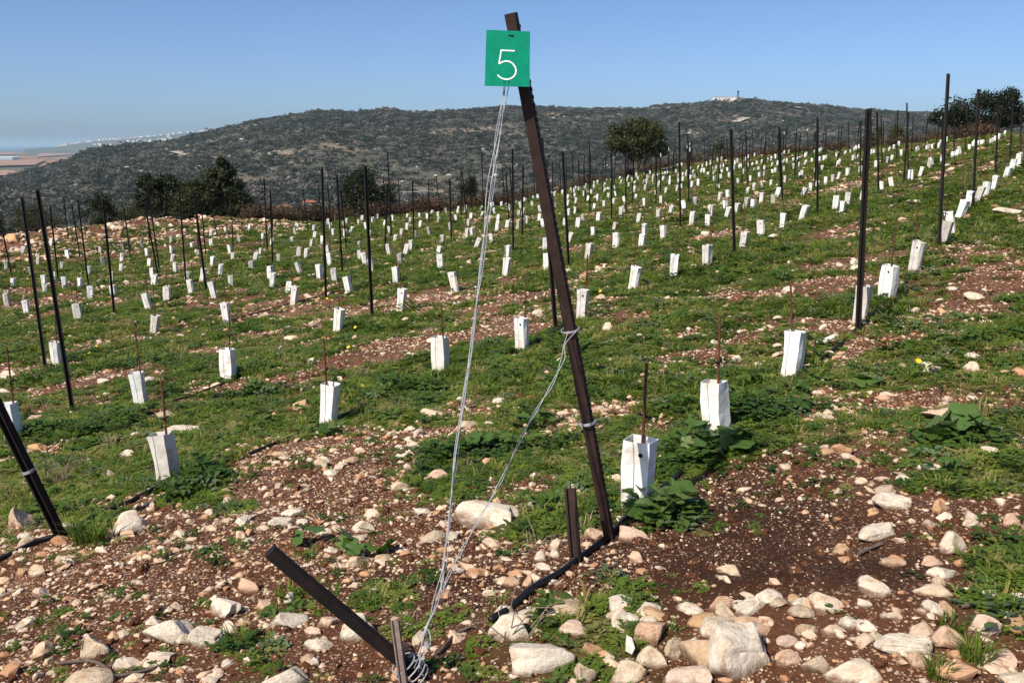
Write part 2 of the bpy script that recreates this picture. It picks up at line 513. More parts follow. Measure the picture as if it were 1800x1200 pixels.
M['weed'] = m_leaf('weed_leaf', [(0.0, (0.034, 0.074, 0.012)), (0.5, (0.056, 0.108, 0.016)), (1.0, (0.090, 0.140, 0.028))], 0.25)
M['greyweed'] = m_leaf('grey_green_leaf', [(0.0, (0.07, 0.105, 0.045)), (1.0, (0.12, 0.165, 0.075))], 0.2)
M['broad'] = m_leaf('broad_leaf', [(0.0, (0.060, 0.120, 0.026)), (0.6, (0.095, 0.165, 0.036)), (1.0, (0.15, 0.17, 0.05))], 0.28, 0.45)
M['dry'] = m_simple('dry_stalk', (0.30, 0.23, 0.16), 0.9, 0.45, 30)
M['twig'] = m_simple('dead_twig', (0.16, 0.12, 0.10), 0.9, 0.5, 30)
M['yellow'] = m_simple('yellow_petal', (0.80, 0.52, 0.02), 0.6, 0.2, 30)
M['treeleaf'] = m_leaf('tree_leaf', [(0.0, (0.014, 0.021, 0.007)), (0.5, (0.030, 0.038, 0.011)), (1.0, (0.062, 0.064, 0.018))], 0.22)
M['bark'] = m_simple('bark', (0.16, 0.13, 0.10), 0.95, 0.5, 12, bmp=0.5)
M['scrub'] = m_leaf('scrub_leaf', [(0.0, (0.022, 0.030, 0.016)), (0.40, (0.040, 0.051, 0.027)), (0.60, (0.062, 0.068, 0.042)), (0.74, (0.105, 0.096, 0.086)), (0.90, (0.150, 0.132, 0.124)), (1.0, (0.20, 0.175, 0.16))], 0.15)
M['brush'] = m_leaf('brown_brush', [(0.0, (0.060, 0.036, 0.022)), (0.5, (0.085, 0.050, 0.028)), (0.8, (0.060, 0.062, 0.030)), (1.0, (0.15, 0.070, 0.035))], 0.1)
M['hillrock'] = m_simple('outcrop_stone', (0.46, 0.43, 0.39), 0.95, 0.3, 0.6)
M['track'] = m_simple('pale_track', (0.46, 0.38, 0.30), 0.95, 0.3, 0.2)
M['wallw'] = m_simple('white_wall', (0.72, 0.69, 0.63), 0.9, 0.12, 0.5)
M['wallt'] = m_simple('tan_wall', (0.36, 0.32, 0.27), 0.9, 0.3, 0.4)
M['roofr'] = m_simple('red_tiles', (0.42, 0.14, 0.07), 0.9, 0.3, 1.5)
M['glass'] = m_simple('dark_window', (0.04, 0.05, 0.06), 0.3, 0.2, 1)
M['greenhouse'] = m_simple('greenhouse_sheet', (0.50, 0.62, 0.66), 0.5, 0.15, 0.05)

# ------------------------------------------------------------------ mesh helpers


def mesh_from(name, verts, faces, mat=None, smooth=False):
    me = bpy.data.meshes.new(name)
    me.from_pydata([tuple(v) for v in verts], [], [tuple(f) for f in faces])
    me.update()
    if smooth:
        me.polygons.foreach_set('use_smooth', [True] * len(me.polygons))
    if mat is not None:
        me.materials.append(mat)
    return me


def obj(name, me, parent=None, loc=None):
    o = bpy.data.objects.new(name, me)
    COL.objects.link(o)
    if parent is not None:
        o.parent = parent
    if loc is not None:
        o.location = loc
    return o


def tag(o, label, cat, group=None):
    o['label'] = label
    o['category'] = cat
    if group:
        o['group'] = group
    return o


def kind(o, k):
    o['kind'] = k
    return o


def empty(name, loc, rot=(0, 0, 0)):
    o = bpy.data.objects.new(name, None)
    COL.objects.link(o)
    o.location = loc
    o.rotation_euler = rot
    return o


class MB:
    def __init__(s):
        s.v = []; s.f = []

    def add(s, vs, fs):
        o = len(s.v)
        s.v += [tuple(v) for v in vs]
        s.f += [tuple(i + o for i in f) for f in fs]

    def box(s, a, b):
        x0, y0, z0 = a; x1, y1, z1 = b
        s.add([(x0, y0, z0), (x1, y0, z0), (x1, y1, z0), (x0, y1, z0), (x0, y0, z1), (x1, y0, z1), (x1, y1, z1), (x0, y1, z1)],
              [(0, 3, 2, 1), (4, 5, 6, 7), (0, 1, 5, 4), (1, 2, 6, 5), (2, 3, 7, 6), (3, 0, 4, 7)])

    def tube(s, pts, rad, n=8, cap=True):
        pts = [Vector(p) for p in pts]
        m = len(pts)
        rs = rad if hasattr(rad, '__len__') else [rad] * m
        up = Vector((0.13, 0.31, 0.94)).normalized()
        rings = []
        for i in range(m):
            t = (pts[min(i + 1, m - 1)] - pts[max(i - 1, 0)])
            if t.length < 1e-9:
                t = Vector((0, 0, 1))
            t.normalize()
            a = t.cross(up)
            if a.length < 1e-3:
                a = t.cross(Vector((1, 0, 0)))
            a.normalize(); bb = t.cross(a)
            rings.append([pts[i] + (a * math.cos(2 * math.pi * k / n) + bb * math.sin(2 * math.pi * k / n)) * rs[i] for k in range(n)])
        vs = [v for r in rings for v in r]
        fs = []
        for i in range(m - 1):
            for k in range(n):
                k2 = (k + 1) % n
                fs.append((i * n + k, i * n + k2, (i + 1) * n + k2, (i + 1) * n + k))
        if cap:
            fs.append(tuple(reversed(range(n))))
            fs.append(tuple(range((m - 1) * n, m * n)))
        s.add(vs, fs)

    def sweep(s, prof, p0, p1, front):
        """closed 2-D profile (side, front) carried from p0 to p1"""
        p0, p1 = Vector(p0), Vector(p1)
        t = (p1 - p0).normalized()
        sd = t.cross(Vector(front)).normalized()
        fr = sd.cross(t).normalized()
        n = len(prof)
        vs = [p0 + sd * a + fr * b for a, b in prof] + [p1 + sd * a + fr * b for a, b in prof]
        fs = [(k, (k + 1) % n, n + (k + 1) % n, n + k) for k in range(n)]
        fs += [tuple(reversed(range(n))), tuple(range(n, 2 * n))]
        s.add(vs, fs)
        return sd, fr, t

    def mesh(s, name, mat=None, smooth=False):
        return mesh_from(name, s.v, s.f, mat, smooth)

    def build(s, name, mat, parent=None, smooth=False):
        return obj(name, s.mesh(name, mat, smooth), parent)


def curve_pts(pts, n):
    """Catmull-Rom through the points"""
    pts = [Vector(p) for p in pts]
    out = []
    m = len(pts)
    for i in range(m - 1):
        p0, p1, p2, p3 = pts[max(i - 1, 0)], pts[i], pts[i + 1], pts[min(i + 2, m - 1)]
        for k in range(n):
            t = k / n
            out.append(0.5 * ((2 * p1) + (p2 - p0) * t + (2 * p0 - 5 * p1 + 4 * p2 - p3) * t * t + (3 * p1 - p0 - 3 * p2 + p3) * t ** 3))
    out.append(pts[-1])
    return out


def scatter(name, pts, rot, scl, idx, protos, label, cat):
    """one object whose points carry instances of the given prototype meshes"""
    n = len(pts)
    me = bpy.data.meshes.new(name)
    me.vertices.add(n)
    me.vertices.foreach_set('co', np.asarray(pts, np.float32).ravel())
    a = me.attributes.new('rot', 'FLOAT_VECTOR', 'POINT'); a.data.foreach_set('vector', np.asarray(rot, np.float32).ravel())
    scl = np.asarray(scl, np.float32)
    if scl.ndim == 1:
        scl = np.repeat(scl[:, None], 3, 1)
    a = me.attributes.new('scl', 'FLOAT_VECTOR', 'POINT'); a.data.foreach_set('vector', scl.ravel())
    a = me.attributes.new('idx', 'INT', 'POINT'); a.data.foreach_set('value', np.asarray(idx, np.int32))
    me.update()
    o = obj(name, me)
    c = bpy.data.collections.new(name + '_shapes')
    for i, pm in enumerate(protos):
        po = bpy.data.objects.new('%s_shape_%02d' % (name, i), pm)
        c.objects.link(po)
    ng = bpy.data.node_groups.new(name + '_scatter', 'GeometryNodeTree')
    ng.interface.new_socket('Geometry', in_out='INPUT', socket_type='NodeSocketGeometry')
    ng.interface.new_socket('Geometry', in_out='OUTPUT', socket_type='NodeSocketGeometry')
    N, L = ng.nodes, ng.links
    gi = N.new('NodeGroupInput'); go = N.new('NodeGroupOutput')
    ci = N.new('GeometryNodeCollectionInfo')
    ci.inputs['Collection'].default_value = c
    ci.inputs['Separate Children'].default_value = True
    ci.inputs['Reset Children'].default_value = True
    ip = N.new('GeometryNodeInstanceOnPoints')
    ip.inputs['Pick Instance'].default_value = True
    L.new(gi.outputs[0], ip.inputs['Points'])
    L.new(ci.outputs[0], ip.inputs['Instance'])

    def na(nm, ty):
        x = N.new('GeometryNodeInputNamedAttribute'); x.data_type = ty; x.inputs['Name'].default_value = nm
        return x.outputs['Attribute']
    L.new(na('idx', 'INT'), ip.inputs['Instance Index'])
    er = N.new('FunctionNodeEulerToRotation')
    L.new(na('rot', 'FLOAT_VECTOR'), er.inputs[0])
    L.new(er.outputs[0], ip.inputs['Rotation'])
    L.new(na('scl', 'FLOAT_VECTOR'), ip.inputs['Scale'])
    L.new(ip.outputs[0], go.inputs[0])
    md = o.modifiers.new('scatter', 'NODES')
    md.node_group = ng
    o['label'] = label; o['category'] = cat; o['kind'] = 'stuff'
    return o


# ------------------------------------------------------------------ ground sheets
def polar_sheet(name, radii, thetas, mat, zfun, attr=None):
    rr, tt = np.meshgrid(radii, thetas, indexing='ij')
    X = rr * np.sin(tt); Y = rr * np.cos(tt)
    Z = zfun(X, Y)
    nr, nt_ = X.shape
    co = np.stack([X, Y, Z], -1).reshape(-1, 3).astype(np.float32)
    i, j = np.meshgrid(np.arange(nr - 1), np.arange(nt_ - 1), indexing='ij')
    a = (i * nt_ + j).ravel()
    quads = np.stack([a, a + 1, a + nt_ + 1, a + nt_], 1)[:, ::-1].astype(np.int32)
    me = bpy.data.meshes.new(name)
    me.vertices.add(len(co)); me.vertices.foreach_set('co', co.ravel())
    nq = len(quads)
    me.loops.add(nq * 4); me.loops.foreach_set('vertex_index', quads.ravel())
    me.polygons.add(nq)
    me.polygons.foreach_set('loop_start', np.arange(0, nq * 4, 4, dtype=np.int32))
    me.polygons.foreach_set('use_smooth', np.ones(nq, bool))
    me.update(calc_edges=True)
    if attr:
        for nm, fn in attr.items():
            at = me.attributes.new(nm, 'FLOAT', 'POINT')
            at.data.foreach_set('value', fn(X, Y).ravel().astype(np.float32))
    me.materials.append(mat)
    o = obj(name, me)
    return kind(o, 'structure')


def damp_mask(X, Y):
    u, v = project(X, Y, height(X, Y, False))
    a = np.exp(-(((u - 1280) / 230) ** 2 + ((v - 930 + .15 * (u - 1280)) / 120) ** 2)) + .8 * np.exp(-(((u - 1500) / 170) ** 2 + ((v - 1035) / 55) ** 2)) + .6 * np.exp(-(((u - 780) / 160) ** 2 + ((v - 1050) / 60) ** 2))
    return np.clip(1.5 * a * (.55 + .9 * fbm(X / .5, Y / .5, 3, 103)), 0, 1)


r_near = np.exp(np.linspace(math.log(1.0), math.log(112), 430))
TH = np.linspace(-R(58), R(58), 760)
polar_sheet('field_ground', r_near, TH, M['ground'], lambda X, Y: height(X, Y), {'grass': grass_mask, 'damp': damp_mask})

BARE = [(330, 274, 60, 9, .1, .8), (345, 300, 60, 10, 0, .5), (510, 275, 30, 10, 0, .8), (600, 255, 40, 8, 0, .6), (620, 240, 60, 10, 0, .3), (770, 240, 70, 12, 0, .45), (860, 230, 60, 15, 0, .4),
        (1290, 176, 45, 7, 0, 1.2), (1285, 214, 40, 5, 0, 1.0), (1380, 205, 60, 5, 0, .6), (1220, 192, 22, 5, 0, .9), (550, 210, 30, 8, 0, .4), (700, 195, 18, 6, 0, .4), (1430, 230, 80, 8, 0, .4), (1570, 215, 60, 8, 0, .4),
        (970, 202, 18, 5, 0, .7), (440, 320, 60, 10, 0, .4), (250, 320, 50, 8, 0, .5), (690, 325, 60, 8, 0, .6), (780, 340, 60, 7, 0, .6), (300, 240, 40, 8, 0, .3), (860, 205, 80, 10, 0, .35), (1085, 215, 20, 6, 0, .5)]


def bare_mask(X, Y):
    u, v = project(X, Y, height(X, Y, False))
    g = 0.15 * sstep(0.58, 0.72, fbm(X / 45, Y / 45, 4, 61))
    for (x, y, rx, ry, sl, a) in BARE:
        dx = u - x; dy = v - y - sl * dx
        g = g + a * np.exp(-((dx / rx) ** 2 + (dy / ry) ** 2) * 1.2) * (0.4 + 1.2 * fbm(X / 14, Y / 14, 3, 63))
    return np.clip(g * .72, 0, 1)


r_far = np.concatenate([np.linspace(112, 420, 60)[:-1], np.linspace(420, 1280, 210)[:-1], np.linspace(1280, 1700, 30)])
polar_sheet('hillside', r_far, np.linspace(-R(58), R(58), 560), M['hill'], lambda X, Y: height(X, Y), {'bare': bare_mask})

ZPL = -52 + CAMZ
mp, nt, b = new_mat('plain_soil')
pos = geo_pos(nt)
n1 = noise(nt, 0.0016, 3, 0.5, pos)
rp = ramp(nt, [(0.30, (0.085, 0.095, 0.055)), (0.44, (0.12, 0.12, 0.075)), (0.47, (0.30, 0.15, 0.09)), (0.55, (0.34, 0.20, 0.13)), (0.58, (0.13, 0.13, 0.08)), (0.7, (0.09, 0.10, 0.06))])
nt.links.new(n1.outputs[0], rp.inputs[0]); nt.links.new(rp.outputs[0], b.inputs['Base Color'])
b.inputs['Roughness'].default_value = 1; b.inputs['Specular IOR Level'].default_value = 0
polar_sheet('coastal_plain', np.linspace(1500, 9000, 60), np.linspace(-R(60), R(60), 90), mp, lambda X, Y: np.full(X.shape, ZPL) + (fbm(X / 900, Y / 900, 3, 71) - .5) * 5)
ms, nt, b = new_mat('sea_water')
b.inputs['Base Color'].default_value = (0.02, 0.05, 0.09, 1); b.inputs['Roughness'].default_value = 0.25
nw = noise(nt, 0.02, 6, 0.7, geo_pos(nt)); nt.links.new(bump(nt, nw.outputs[0], 0.6, 8.0), b.inputs['Normal'])
polar_sheet('sea', np.array([8500., 12000, 20000, 40000, 70000]), np.linspace(-R(65), R(65), 40), ms, lambda X, Y: np.full(X.shape, ZPL - 6))

# ------------------------------------------------------------------ shared shapes: stones, plants, sleeves
import bmesh


def rock_mesh(name, seed, sub, mat, cuts=9, rough=0.10, flat=0.8):
    rg = np.random.default_rng(seed)
    bm = bmesh.new()
    bmesh.ops.create_icosphere(bm, subdivisions=sub, radius=1.0)
    co = np.array([v.co[:] for v in bm.verts])
    nr = co / np.linalg.norm(co, axis=1)[:, None]
    for k in range(cuts):
        d = rg.normal(size=3); d[2] *= 0.8; d /= np.linalg.norm(d)
        lim = rg.uniform(0.42, 0.85)
        dp = co @ d
        over = np.maximum(dp - lim, 0)
        co = co - np.outer(over * 0.985, d)
    off = rg.uniform(0, 50, 3)
    for o, a in ((1.3, rough), (3.1, rough * 0.5), (7.0, rough * 0.28)):
        n = (vnoise(nr[:, 0] * o + off[0] + nr[:, 2] * 1.7, nr[:, 1] * o + off[1] - nr[:, 2] * o, seed) - 0.5) * 2 * a
        co = co + nr * n[:, None]
    co[:, 2] *= flat
    mx = np.abs(co).max(0)
    co = co / np.array([mx[0], mx[1], mx[2]])
    for v, c in zip(bm.verts, co):
        v.co = c
    me = bpy.data.meshes.new(name)
    bm.to_mesh(me); bm.free()
    me.polygons.foreach_set('use_smooth', [sub >= 3] * len(me.polygons))
    me.materials.append(mat)
    return me


ROCKS = [rock_mesh('rock', 100 + i, 4, M['stone'], cuts=7 + i % 6, rough=0.09) for i in range(12)]
STONES = [rock_mesh('stone', 200 + i, 2, M['stone'], cuts=6, rough=0.09) for i in range(10)]
PEBBLES = [rock_mesh('pebble', 300 + i, 1 if i > 4 else 2, M['pebble'], cuts=9, rough=0.16) for i in range(9)]


def clover_mesh(seed, n=46, rad=0.075, h=0.045, size=0.011, mat=None):
    rg = np.random.default_rng(seed)
    vs, fs = [], []
    for k in range(n):
        a = rg.uniform(0, 2 * math.pi); r = rad * math.sqrt(rg.uniform())
        z = h * (1 - (r / rad) ** 2 * 0.75) * rg.uniform(0.35, 1.1)
        c = np.array([r * math.cos(a), r * math.sin(a), z])
        for l in range(3):
            b = rg.uniform(0, 2 * math.pi) if l == 0 else b + 2.09
            s = size * rg.uniform(0.8, 1.5)
            d = np.array([math.cos(b), math.sin(b), rg.uniform(-0.35, 0.45)])
            w = np.array([-math.sin(b), math.cos(b), rg.uniform(-0.3, 0.3)])
            o = len(vs)
            vs += [c, c + d * s * 0.7 + w * s * 0.55, c + d * s * 1.35, c + d * s * 0.7 - w * s * 0.55]
            fs.append((o, o + 1, o + 2, o + 3))
    return mesh_from('clover', vs, fs, mat)


def blade_mesh(seed, n=34, rad=0.05, h=0.10, w=0.0035, spread=0.6, mat=None, name='grass_tuft'):
    rg = np.random.default_rng(seed)
    vs, fs = [], []
    for k in range(n):
        a = rg.uniform(0, 2 * math.pi); r = rad * math.sqrt(rg.uniform())
        p = np.array([r * math.cos(a), r * math.sin(a), -0.01])
        a2 = a + rg.normal() * 0.7
        d = np.array([math.cos(a2), math.sin(a2), 0.0]) * spread * rg.uniform(0.3, 1.3)
        hh = h * rg.uniform(0.45, 1.15)
        sd = np.array([-math.sin(a2 + rg.normal() * .5), math.cos(a2), 0]) * w * rg.uniform(0.7, 1.3)
        m1 = p + d * hh * 0.35 + np.array([0, 0, hh * 0.62])
        t = p + d * hh + np.array([0, 0, hh * rg.uniform(0.7, 1.0)])
        o = len(vs)
        vs += [p - sd, p + sd, m1 + sd * 0.8, m1 - sd * 0.8, t]
        fs += [(o, o + 1, o + 2, o + 3), (o + 3, o + 2, o + 4)]
    return mesh_from(name, vs, fs, mat)


def weed_mesh(seed, n=30, rad=0.10, h=0.12, size=0.045, mat=None, name='leafy_weed'):
    rg = np.random.default_rng(seed)
    vs, fs = [], []
    for k in range(n):
        a = rg.uniform(0, 2 * math.pi); r = rad * rg.uniform(0.05, 1.0)
        c = np.array([r * math.cos(a), r * math.sin(a), h * rg.uniform(0.1, 1.0) * (1 - 0.5 * r / rad)])
        b = a + rg.normal() * 0.8
        s = size * rg.uniform(0.6, 1.4)
        d = np.array([math.cos(b), math.sin(b), rg.uniform(-0.25, 0.7)])
        w = np.array([-math.sin(b), math.cos(b), 0]) * 0.34
        up = np.array([0, 0, 0.18])
        o = len(vs)
        vs += [c, c + (d * 0.35 + w + up) * s, c + (d * 0.75 + w * .9 + up * 0.6) * s, c + d * s * 1.1 - up * s * .8, c + (d * 0.75 - w * .9 + up * .6) * s, c + (d * 0.35 - w + up) * s, c + d * s * 0.5]
        fs += [(o, o + 6, o + 1), (o + 1, o + 6, o + 2), (o + 2, o + 6, o + 3), (o + 3, o + 6, o + 4), (o + 4, o + 6, o + 5), (o + 5, o + 6, o)]
    return mesh_from(name, vs, fs, mat)


def twiggy_mesh(seed, n=26, h=1.0, mat=None, leaf=None, name='brush'):
    rg = np.random.default_rng(seed)
    vs, fs = [], []
    for k in range(n):
        a = rg.uniform(0, 2 * math.pi)
        p = np.array([rg.normal() * 0.16, rg.normal() * 0.16, 0.0])
        d = np.array([math.cos(a) * 0.45, math.sin(a) * 0.45, 1.0]) * rg.uniform(0.5, 1.0) * h
        for sg in range(3):
            q = p + d * 0.38 + rg.normal(size=3) * 0.06 * h
            sd = np.array([math.sin(a), -math.cos(a), 0.2]) * 0.011 * h * (3 - sg)
            o = len(vs)
            vs += [p - sd, p + sd, q + sd * .6, q - sd * .6]
            fs.append((o, o + 1, o + 2, o + 3))
            for l in range(5):
                c = p + (q - p) * rg.uniform() + rg.normal(size=3) * 0.10 * h
                s = 0.055 * h * rg.uniform(0.5, 1.3)
                e1 = rg.normal(size=3); e1 /= np.linalg.norm(e1)
                e2 = np.cross(e1, rg.normal(size=3)); e2 /= np.linalg.norm(e2)
                o = len(vs)
                vs += [c - e1 * s, c + e2 * s * .5, c + e1 * s, c - e2 * s * .5]
                fs.append((o, o + 1, o + 2, o + 3))
            p = q; d = d * 0.8
    return mesh_from(name, vs, fs, mat)


def bush_mesh(seed, n=170, mat=None, flat=0.75):
    rg = np.random.default_rng(seed)
    vs, fs = [], []
    lob = rg.normal(size=(5, 3)) * np.array([0.42, 0.42, 0.22]) + np.array([0, 0, 0.42])
    for k in range(n):
        l = lob[rg.integers(5)]
        d = rg.normal(size=3); d[2] = abs(d[2]) * 0.9 - 0.15; d /= np.linalg.norm(d)
        c = l + d * rg.uniform(0.28, 0.52) * np.array([1, 1, flat])
        s = rg.uniform(0.07, 0.15)
        nrm = d + rg.normal(size=3) * 0.55; nrm /= np.linalg.norm(nrm)
        e1 = np.cross(nrm, rg.normal(size=3)); e1 /= np.linalg.norm(e1); e2 = np.cross(nrm, e1)
        o = len(vs)
        vs += [c - e1 * s, c - e2 * s * .8, c + e1 * s, c + e2 * s * .8]
        fs.append((o, o + 1, o + 2, o + 3))
    vs = np.array(vs); vs[:, 2] = np.maximum(vs[:, 2], -0.05)
    return mesh_from('bush', vs, fs, mat)


def guard_mesh(seed):
    """folded white sleeve, open at the top: a leaning box of bent card with a seam"""
    rg = np.random.default_rng(seed)
    w, d, h = 0.118 * rg.uniform(.92, 1.06), 0.098 * rg.uniform(.85, 1.1), 0.372
    # outline with a fold in the front and in the back panel
    base = np.array([(-w / 2, -d / 2), (-w * .10, -d / 2 - .006), (w / 2, -d / 2), (w / 2 + .004, 0.0), (w / 2, d / 2), (0, d / 2 + .004), (-w / 2, d / 2), (-w / 2 - .003, 0)])
    lv = 7
    vo, vi = [], []
    sk = rg.normal(size=2) * 0.016
    bulge = rg.normal(size=(8, 2)) * 0.0075
    for i in range(lv):
        t = i / (lv - 1)
        sc = 1.0 + 0.10 * t * rg.uniform(.6, 1.2) - 0.03 * math.sin(t * 3.1)
        p = base * sc + sk * t + bulge * math.sin(t * math.pi) + rg.normal(size=(8, 2)) * 0.0012
        zt = h * t - 0.02
        for k in range(8):
            zz = zt + (rg.normal() * 0.003 if i == lv - 1 else 0)
            vo.append((p[k][0], p[k][1], zz))
            q = p[k] * (1 - 0.0035 / max(np.linalg.norm(p[k]), .03))
            vi.append((q[0], q[1], zz))
    n = len(vo)
    fs = []
    for i in range(lv - 1):
        for k in range(8):
            k2 = (k + 1) % 8
            a, b2, c, e = i * 8 + k, i * 8 + k2, (i + 1) * 8 + k2, (i + 1) * 8 + k
            fs.append((a, b2, c, e)); fs.append((n + b2, n + a, n + e, n + c))
    tp = (lv - 1) * 8
    for k in range(8):
        k2 = (k + 1) % 8
        fs.append((tp + k, tp + k2, n + tp + k2, n + tp + k))
    me = mesh_from('sleeve', vo + vi, fs, M['guard'])
    # seam strip down the front panel, and a dark disc painting the vent hole's shade
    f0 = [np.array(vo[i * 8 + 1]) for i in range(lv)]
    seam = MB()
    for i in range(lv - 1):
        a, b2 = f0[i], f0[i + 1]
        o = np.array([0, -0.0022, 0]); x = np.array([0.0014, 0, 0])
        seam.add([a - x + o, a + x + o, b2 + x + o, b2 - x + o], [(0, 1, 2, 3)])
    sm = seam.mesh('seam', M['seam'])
    hc = np.array(vo[5 * 8 + 2]) * 0.45 + np.array(vo[5 * 8 + 1]) * 0.55
    hm = MB()
    ring = [(hc[0] + 0.011 * math.cos(t * math.pi / 5), hc[1] - 0.0035, hc[2] + 0.011 * math.sin(t * math.pi / 5)) for t in range(10)]
    hm.add(ring, [tuple(range(10))])
    return me, sm, hm.mesh('hole_shade_disc', M['hole'])


M['seam'] = m_simple('dark_seam_line', (0.25, 0.25, 0.27), 0.8, 0.2, 40)  # dark grey of the seam line itself
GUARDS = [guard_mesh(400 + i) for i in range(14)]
GUARD_FAR = MB(); GUARD_FAR.box((-.065, -.05, -.02), (.065, .05, .35)); GUARD_FAR = GUARD_FAR.mesh('far_sleeve', M['guard'])

tb = MB(); tb.tube([(0, 0, -0.05), (0.002, 0.001, 0.35), (0, 0, 0.80)], [0.0085, 0.008, 0.0075], 7)
STAKE = tb.mesh('stake', M['rebar'])
tb = MB(); tb.tube([(-0.028, 0.004, 0.50), (-0.008, -0.011, 0.507), (0.010, -0.011, 0.515), (0.028, 0.003, 0.524)], 0.007, 6)
CLIP = tb.mesh('tie_clip', M['pipe'])
# trellis post: an open C-shaped steel section
PW, PD, PT = 0.0215, 0.015, 0.004
CPROF = [(-PW, PD), (-PW, -PD), (PW, -PD), (PW, PD), (PW - .008, PD), (PW - .008, PD - PT), (PW - PT, PD - PT), (PW - PT, -PD + PT), (-PW + PT, -PD + PT), (-PW + PT, PD - PT), (-PW + .008, PD - PT), (-PW + .008, PD)]
tb = MB(); tb.sweep(CPROF, (0, 0, -0.08), (0, 0, 1.0), (0, -1, 0))
POST = tb.mesh('trellis_post', M['black'])

ORD = ['first', 'second', 'third', 'fourth', 'fifth', 'sixth', 'seventh', 'eighth', 'ninth', 'tenth', 'eleventh', 'twelfth', 'thirteenth', 'fourteenth', 'fifteenth', 'sixteenth', 'seventeenth', 'eighteenth', 'nineteenth', 'twentieth']
ROWNAME = ['the row behind the numbered post', 'the second row from the numbered post', 'the third row from the numbered post', 'the fourth row from the numbered post', 'the fifth row from the numbered post', 'the sixth row from the numbered post']

# ------------------------------------------------------------------ the numbered post, its sign and its wires
pb, db = ground_hit(1072, 948)
d_top = db * 0.845
p_top = P(898, 24, d_top)
toward = (Vector((0, 0, CAMZ)) - (pb + p_top) * 0.5); toward.z = 0; toward.normalize()
front = (toward + Vector((-0.35, 0, 0))).normalized()
sp_root = empty('sign_post', pb)
tag(sp_root, 'leaning rust brown steel end post carrying the green number sign', 'post')


def child_world(mb, name, mat, root, smooth=False):
    me = mb.mesh(name, mat, smooth)
    me.transform(Matrix.Translation(-Vector(root.location)))
    return obj(name, me, root)


PW2, PD2, PT2 = 0.0200, 0.016, 0.0045
prof2 = [(-PW2, PD2), (-PW2, -PD2), (PW2, -PD2), (PW2, PD2), (PW2 - .010, PD2), (PW2 - .010, PD2 - PT2), (PW2 - PT2, PD2 - PT2), (PW2 - PT2, -PD2 + PT2), (-PW2 + PT2, -PD2 + PT2), (-PW2 + PT2, PD2 - PT2), (-PW2 + .010, PD2 - PT2), (-PW2 + .010, PD2)]
prof2 = [(a, -b_) for a, b_ in prof2][::-1]
ax = (p_top - pb).normalized()
mb = MB(); sdv, frv, axv = mb.sweep(prof2, pb - ax * 0.12, p_top, front)
child_world(mb, 'channel', M['rustpost'], sp_root)
mb = MB()
Lp = (p_top - pb).length
k = 0.25
if sdv.x < 0:
    sdv = -sdv
while k < Lp - 0.03:
    c = pb + axv * k + sdv * (PW2 + 0.001) - frv * 0.004
    mb.sweep([(-0.004, -0.008), (0.0045, -0.005), (0.0045, 0.005), (-0.004, 0.008)], c, c + axv * 0.013, front)
    k += 0.028
hooks = child_world(mb, 'hook_edge', M['rustpost'], sp_root)


def post_at(y):
    """point on the numbered post that shows at picture row y"""
    a, b_ = 0.0, 1.0
    for _ in range(30):
        m_ = (a + b_) / 2
        q = pb.lerp(p_top, m_)
        _, vv = project(q.x, q.y, q.z)
        if vv > y:
            a = m_
        else:
            b_ = m_
    return pb.lerp(p_top, a)


def wrap_ring(mb, c, axis, rx, turns, rad, pitch, n=14):
    axis = Vector(axis).normalized()
    a = axis.cross(Vector((0, 1, 0.2))).normalized(); b_ = axis.cross(a)
    pts = []
    for i in range(int(turns * n) + 1):
        t = 2 * math.pi * i / n
        pts.append(c + (a * math.cos(t) + b_ * math.sin(t)) * rx + axis * pitch * i / n)
    mb.tube(pts, rad, 6)


mb = MB(); wrap_ring(mb, post_at(581), ax, 0.036, 2, 0.0020, 0.004)
child_world(mb, 'wire_wrap', M['wire'], sp_root)
mb = MB(); wrap_ring(mb, post_at(743), ax, 0.036, 2.5, 0.0018, 0.004)
child_world(mb, 'wire_wrap', M['wire'], sp_root)

ds = d_top * 1.02
q = post_at(100)
qd = q.y * CP - (q.z - CAMZ) * SP
qq = [post_at(y_) for y_ in (55, 150)]
ds = min(a.y * CP - (a.z - CAMZ) * SP for a in qq) - 0.030
c_tl, c_tr, c_br, c_bl = P(855, 53, ds), P(932, 56, ds - .004), P(931, 153, ds), P(852, 151, ds + .004)
sx = ((c_tr - c_tl) + (c_br - c_bl)) * 0.5
sy = ((c_tl - c_bl) + (c_tr - c_br)) * 0.5
sn = sx.cross(sy).normalized()
cen = (c_tl + c_tr + c_br + c_bl) / 4
if sn.dot(Vector((0, 0, CAMZ)) - cen) < 0:
    sn = -sn
sg = empty('number_sign', cen)
tag(sg, 'square green plastic sign with a white numeral 5 tied to the post', 'sign')
mb = MB()
f = [c_bl, c_br, c_tr, c_tl]
mb.add([p + sn * 0.0015 for p in f] + [p - sn * 0.0015 for p in f], [(0, 1, 2, 3), (7, 6, 5, 4), (0, 4, 5, 1), (1, 5, 6, 2), (2, 6, 7, 3), (3, 7, 4, 0)])
child_world(mb, 'panel', M['sign'], sg)


def sign_pt(a, b_, lift=0.0030):
    s_, t_ = (a - 190 + (b_ - 320) * 18 / 590 * -1 + 0) / 480.0, (b_ - 320) / 590.0
    s_ = (a - 200) / 475.0; t_ = (b_ - 325) / 588.0
    return (c_tl.lerp(c_tr, s_)).lerp(c_bl.lerp(c_br, s_), t_) + sn * lift


five = [(512, 538), (440, 537), (366, 536), (356, 606), (345, 681)]
arc = [(345, 681), (378, 660), (418, 648), (458, 652), (494, 674), (519, 708), (529, 745), (522, 785), (500, 815), (468, 835), (430, 842), (390, 836), (358, 820), (334, 797)]


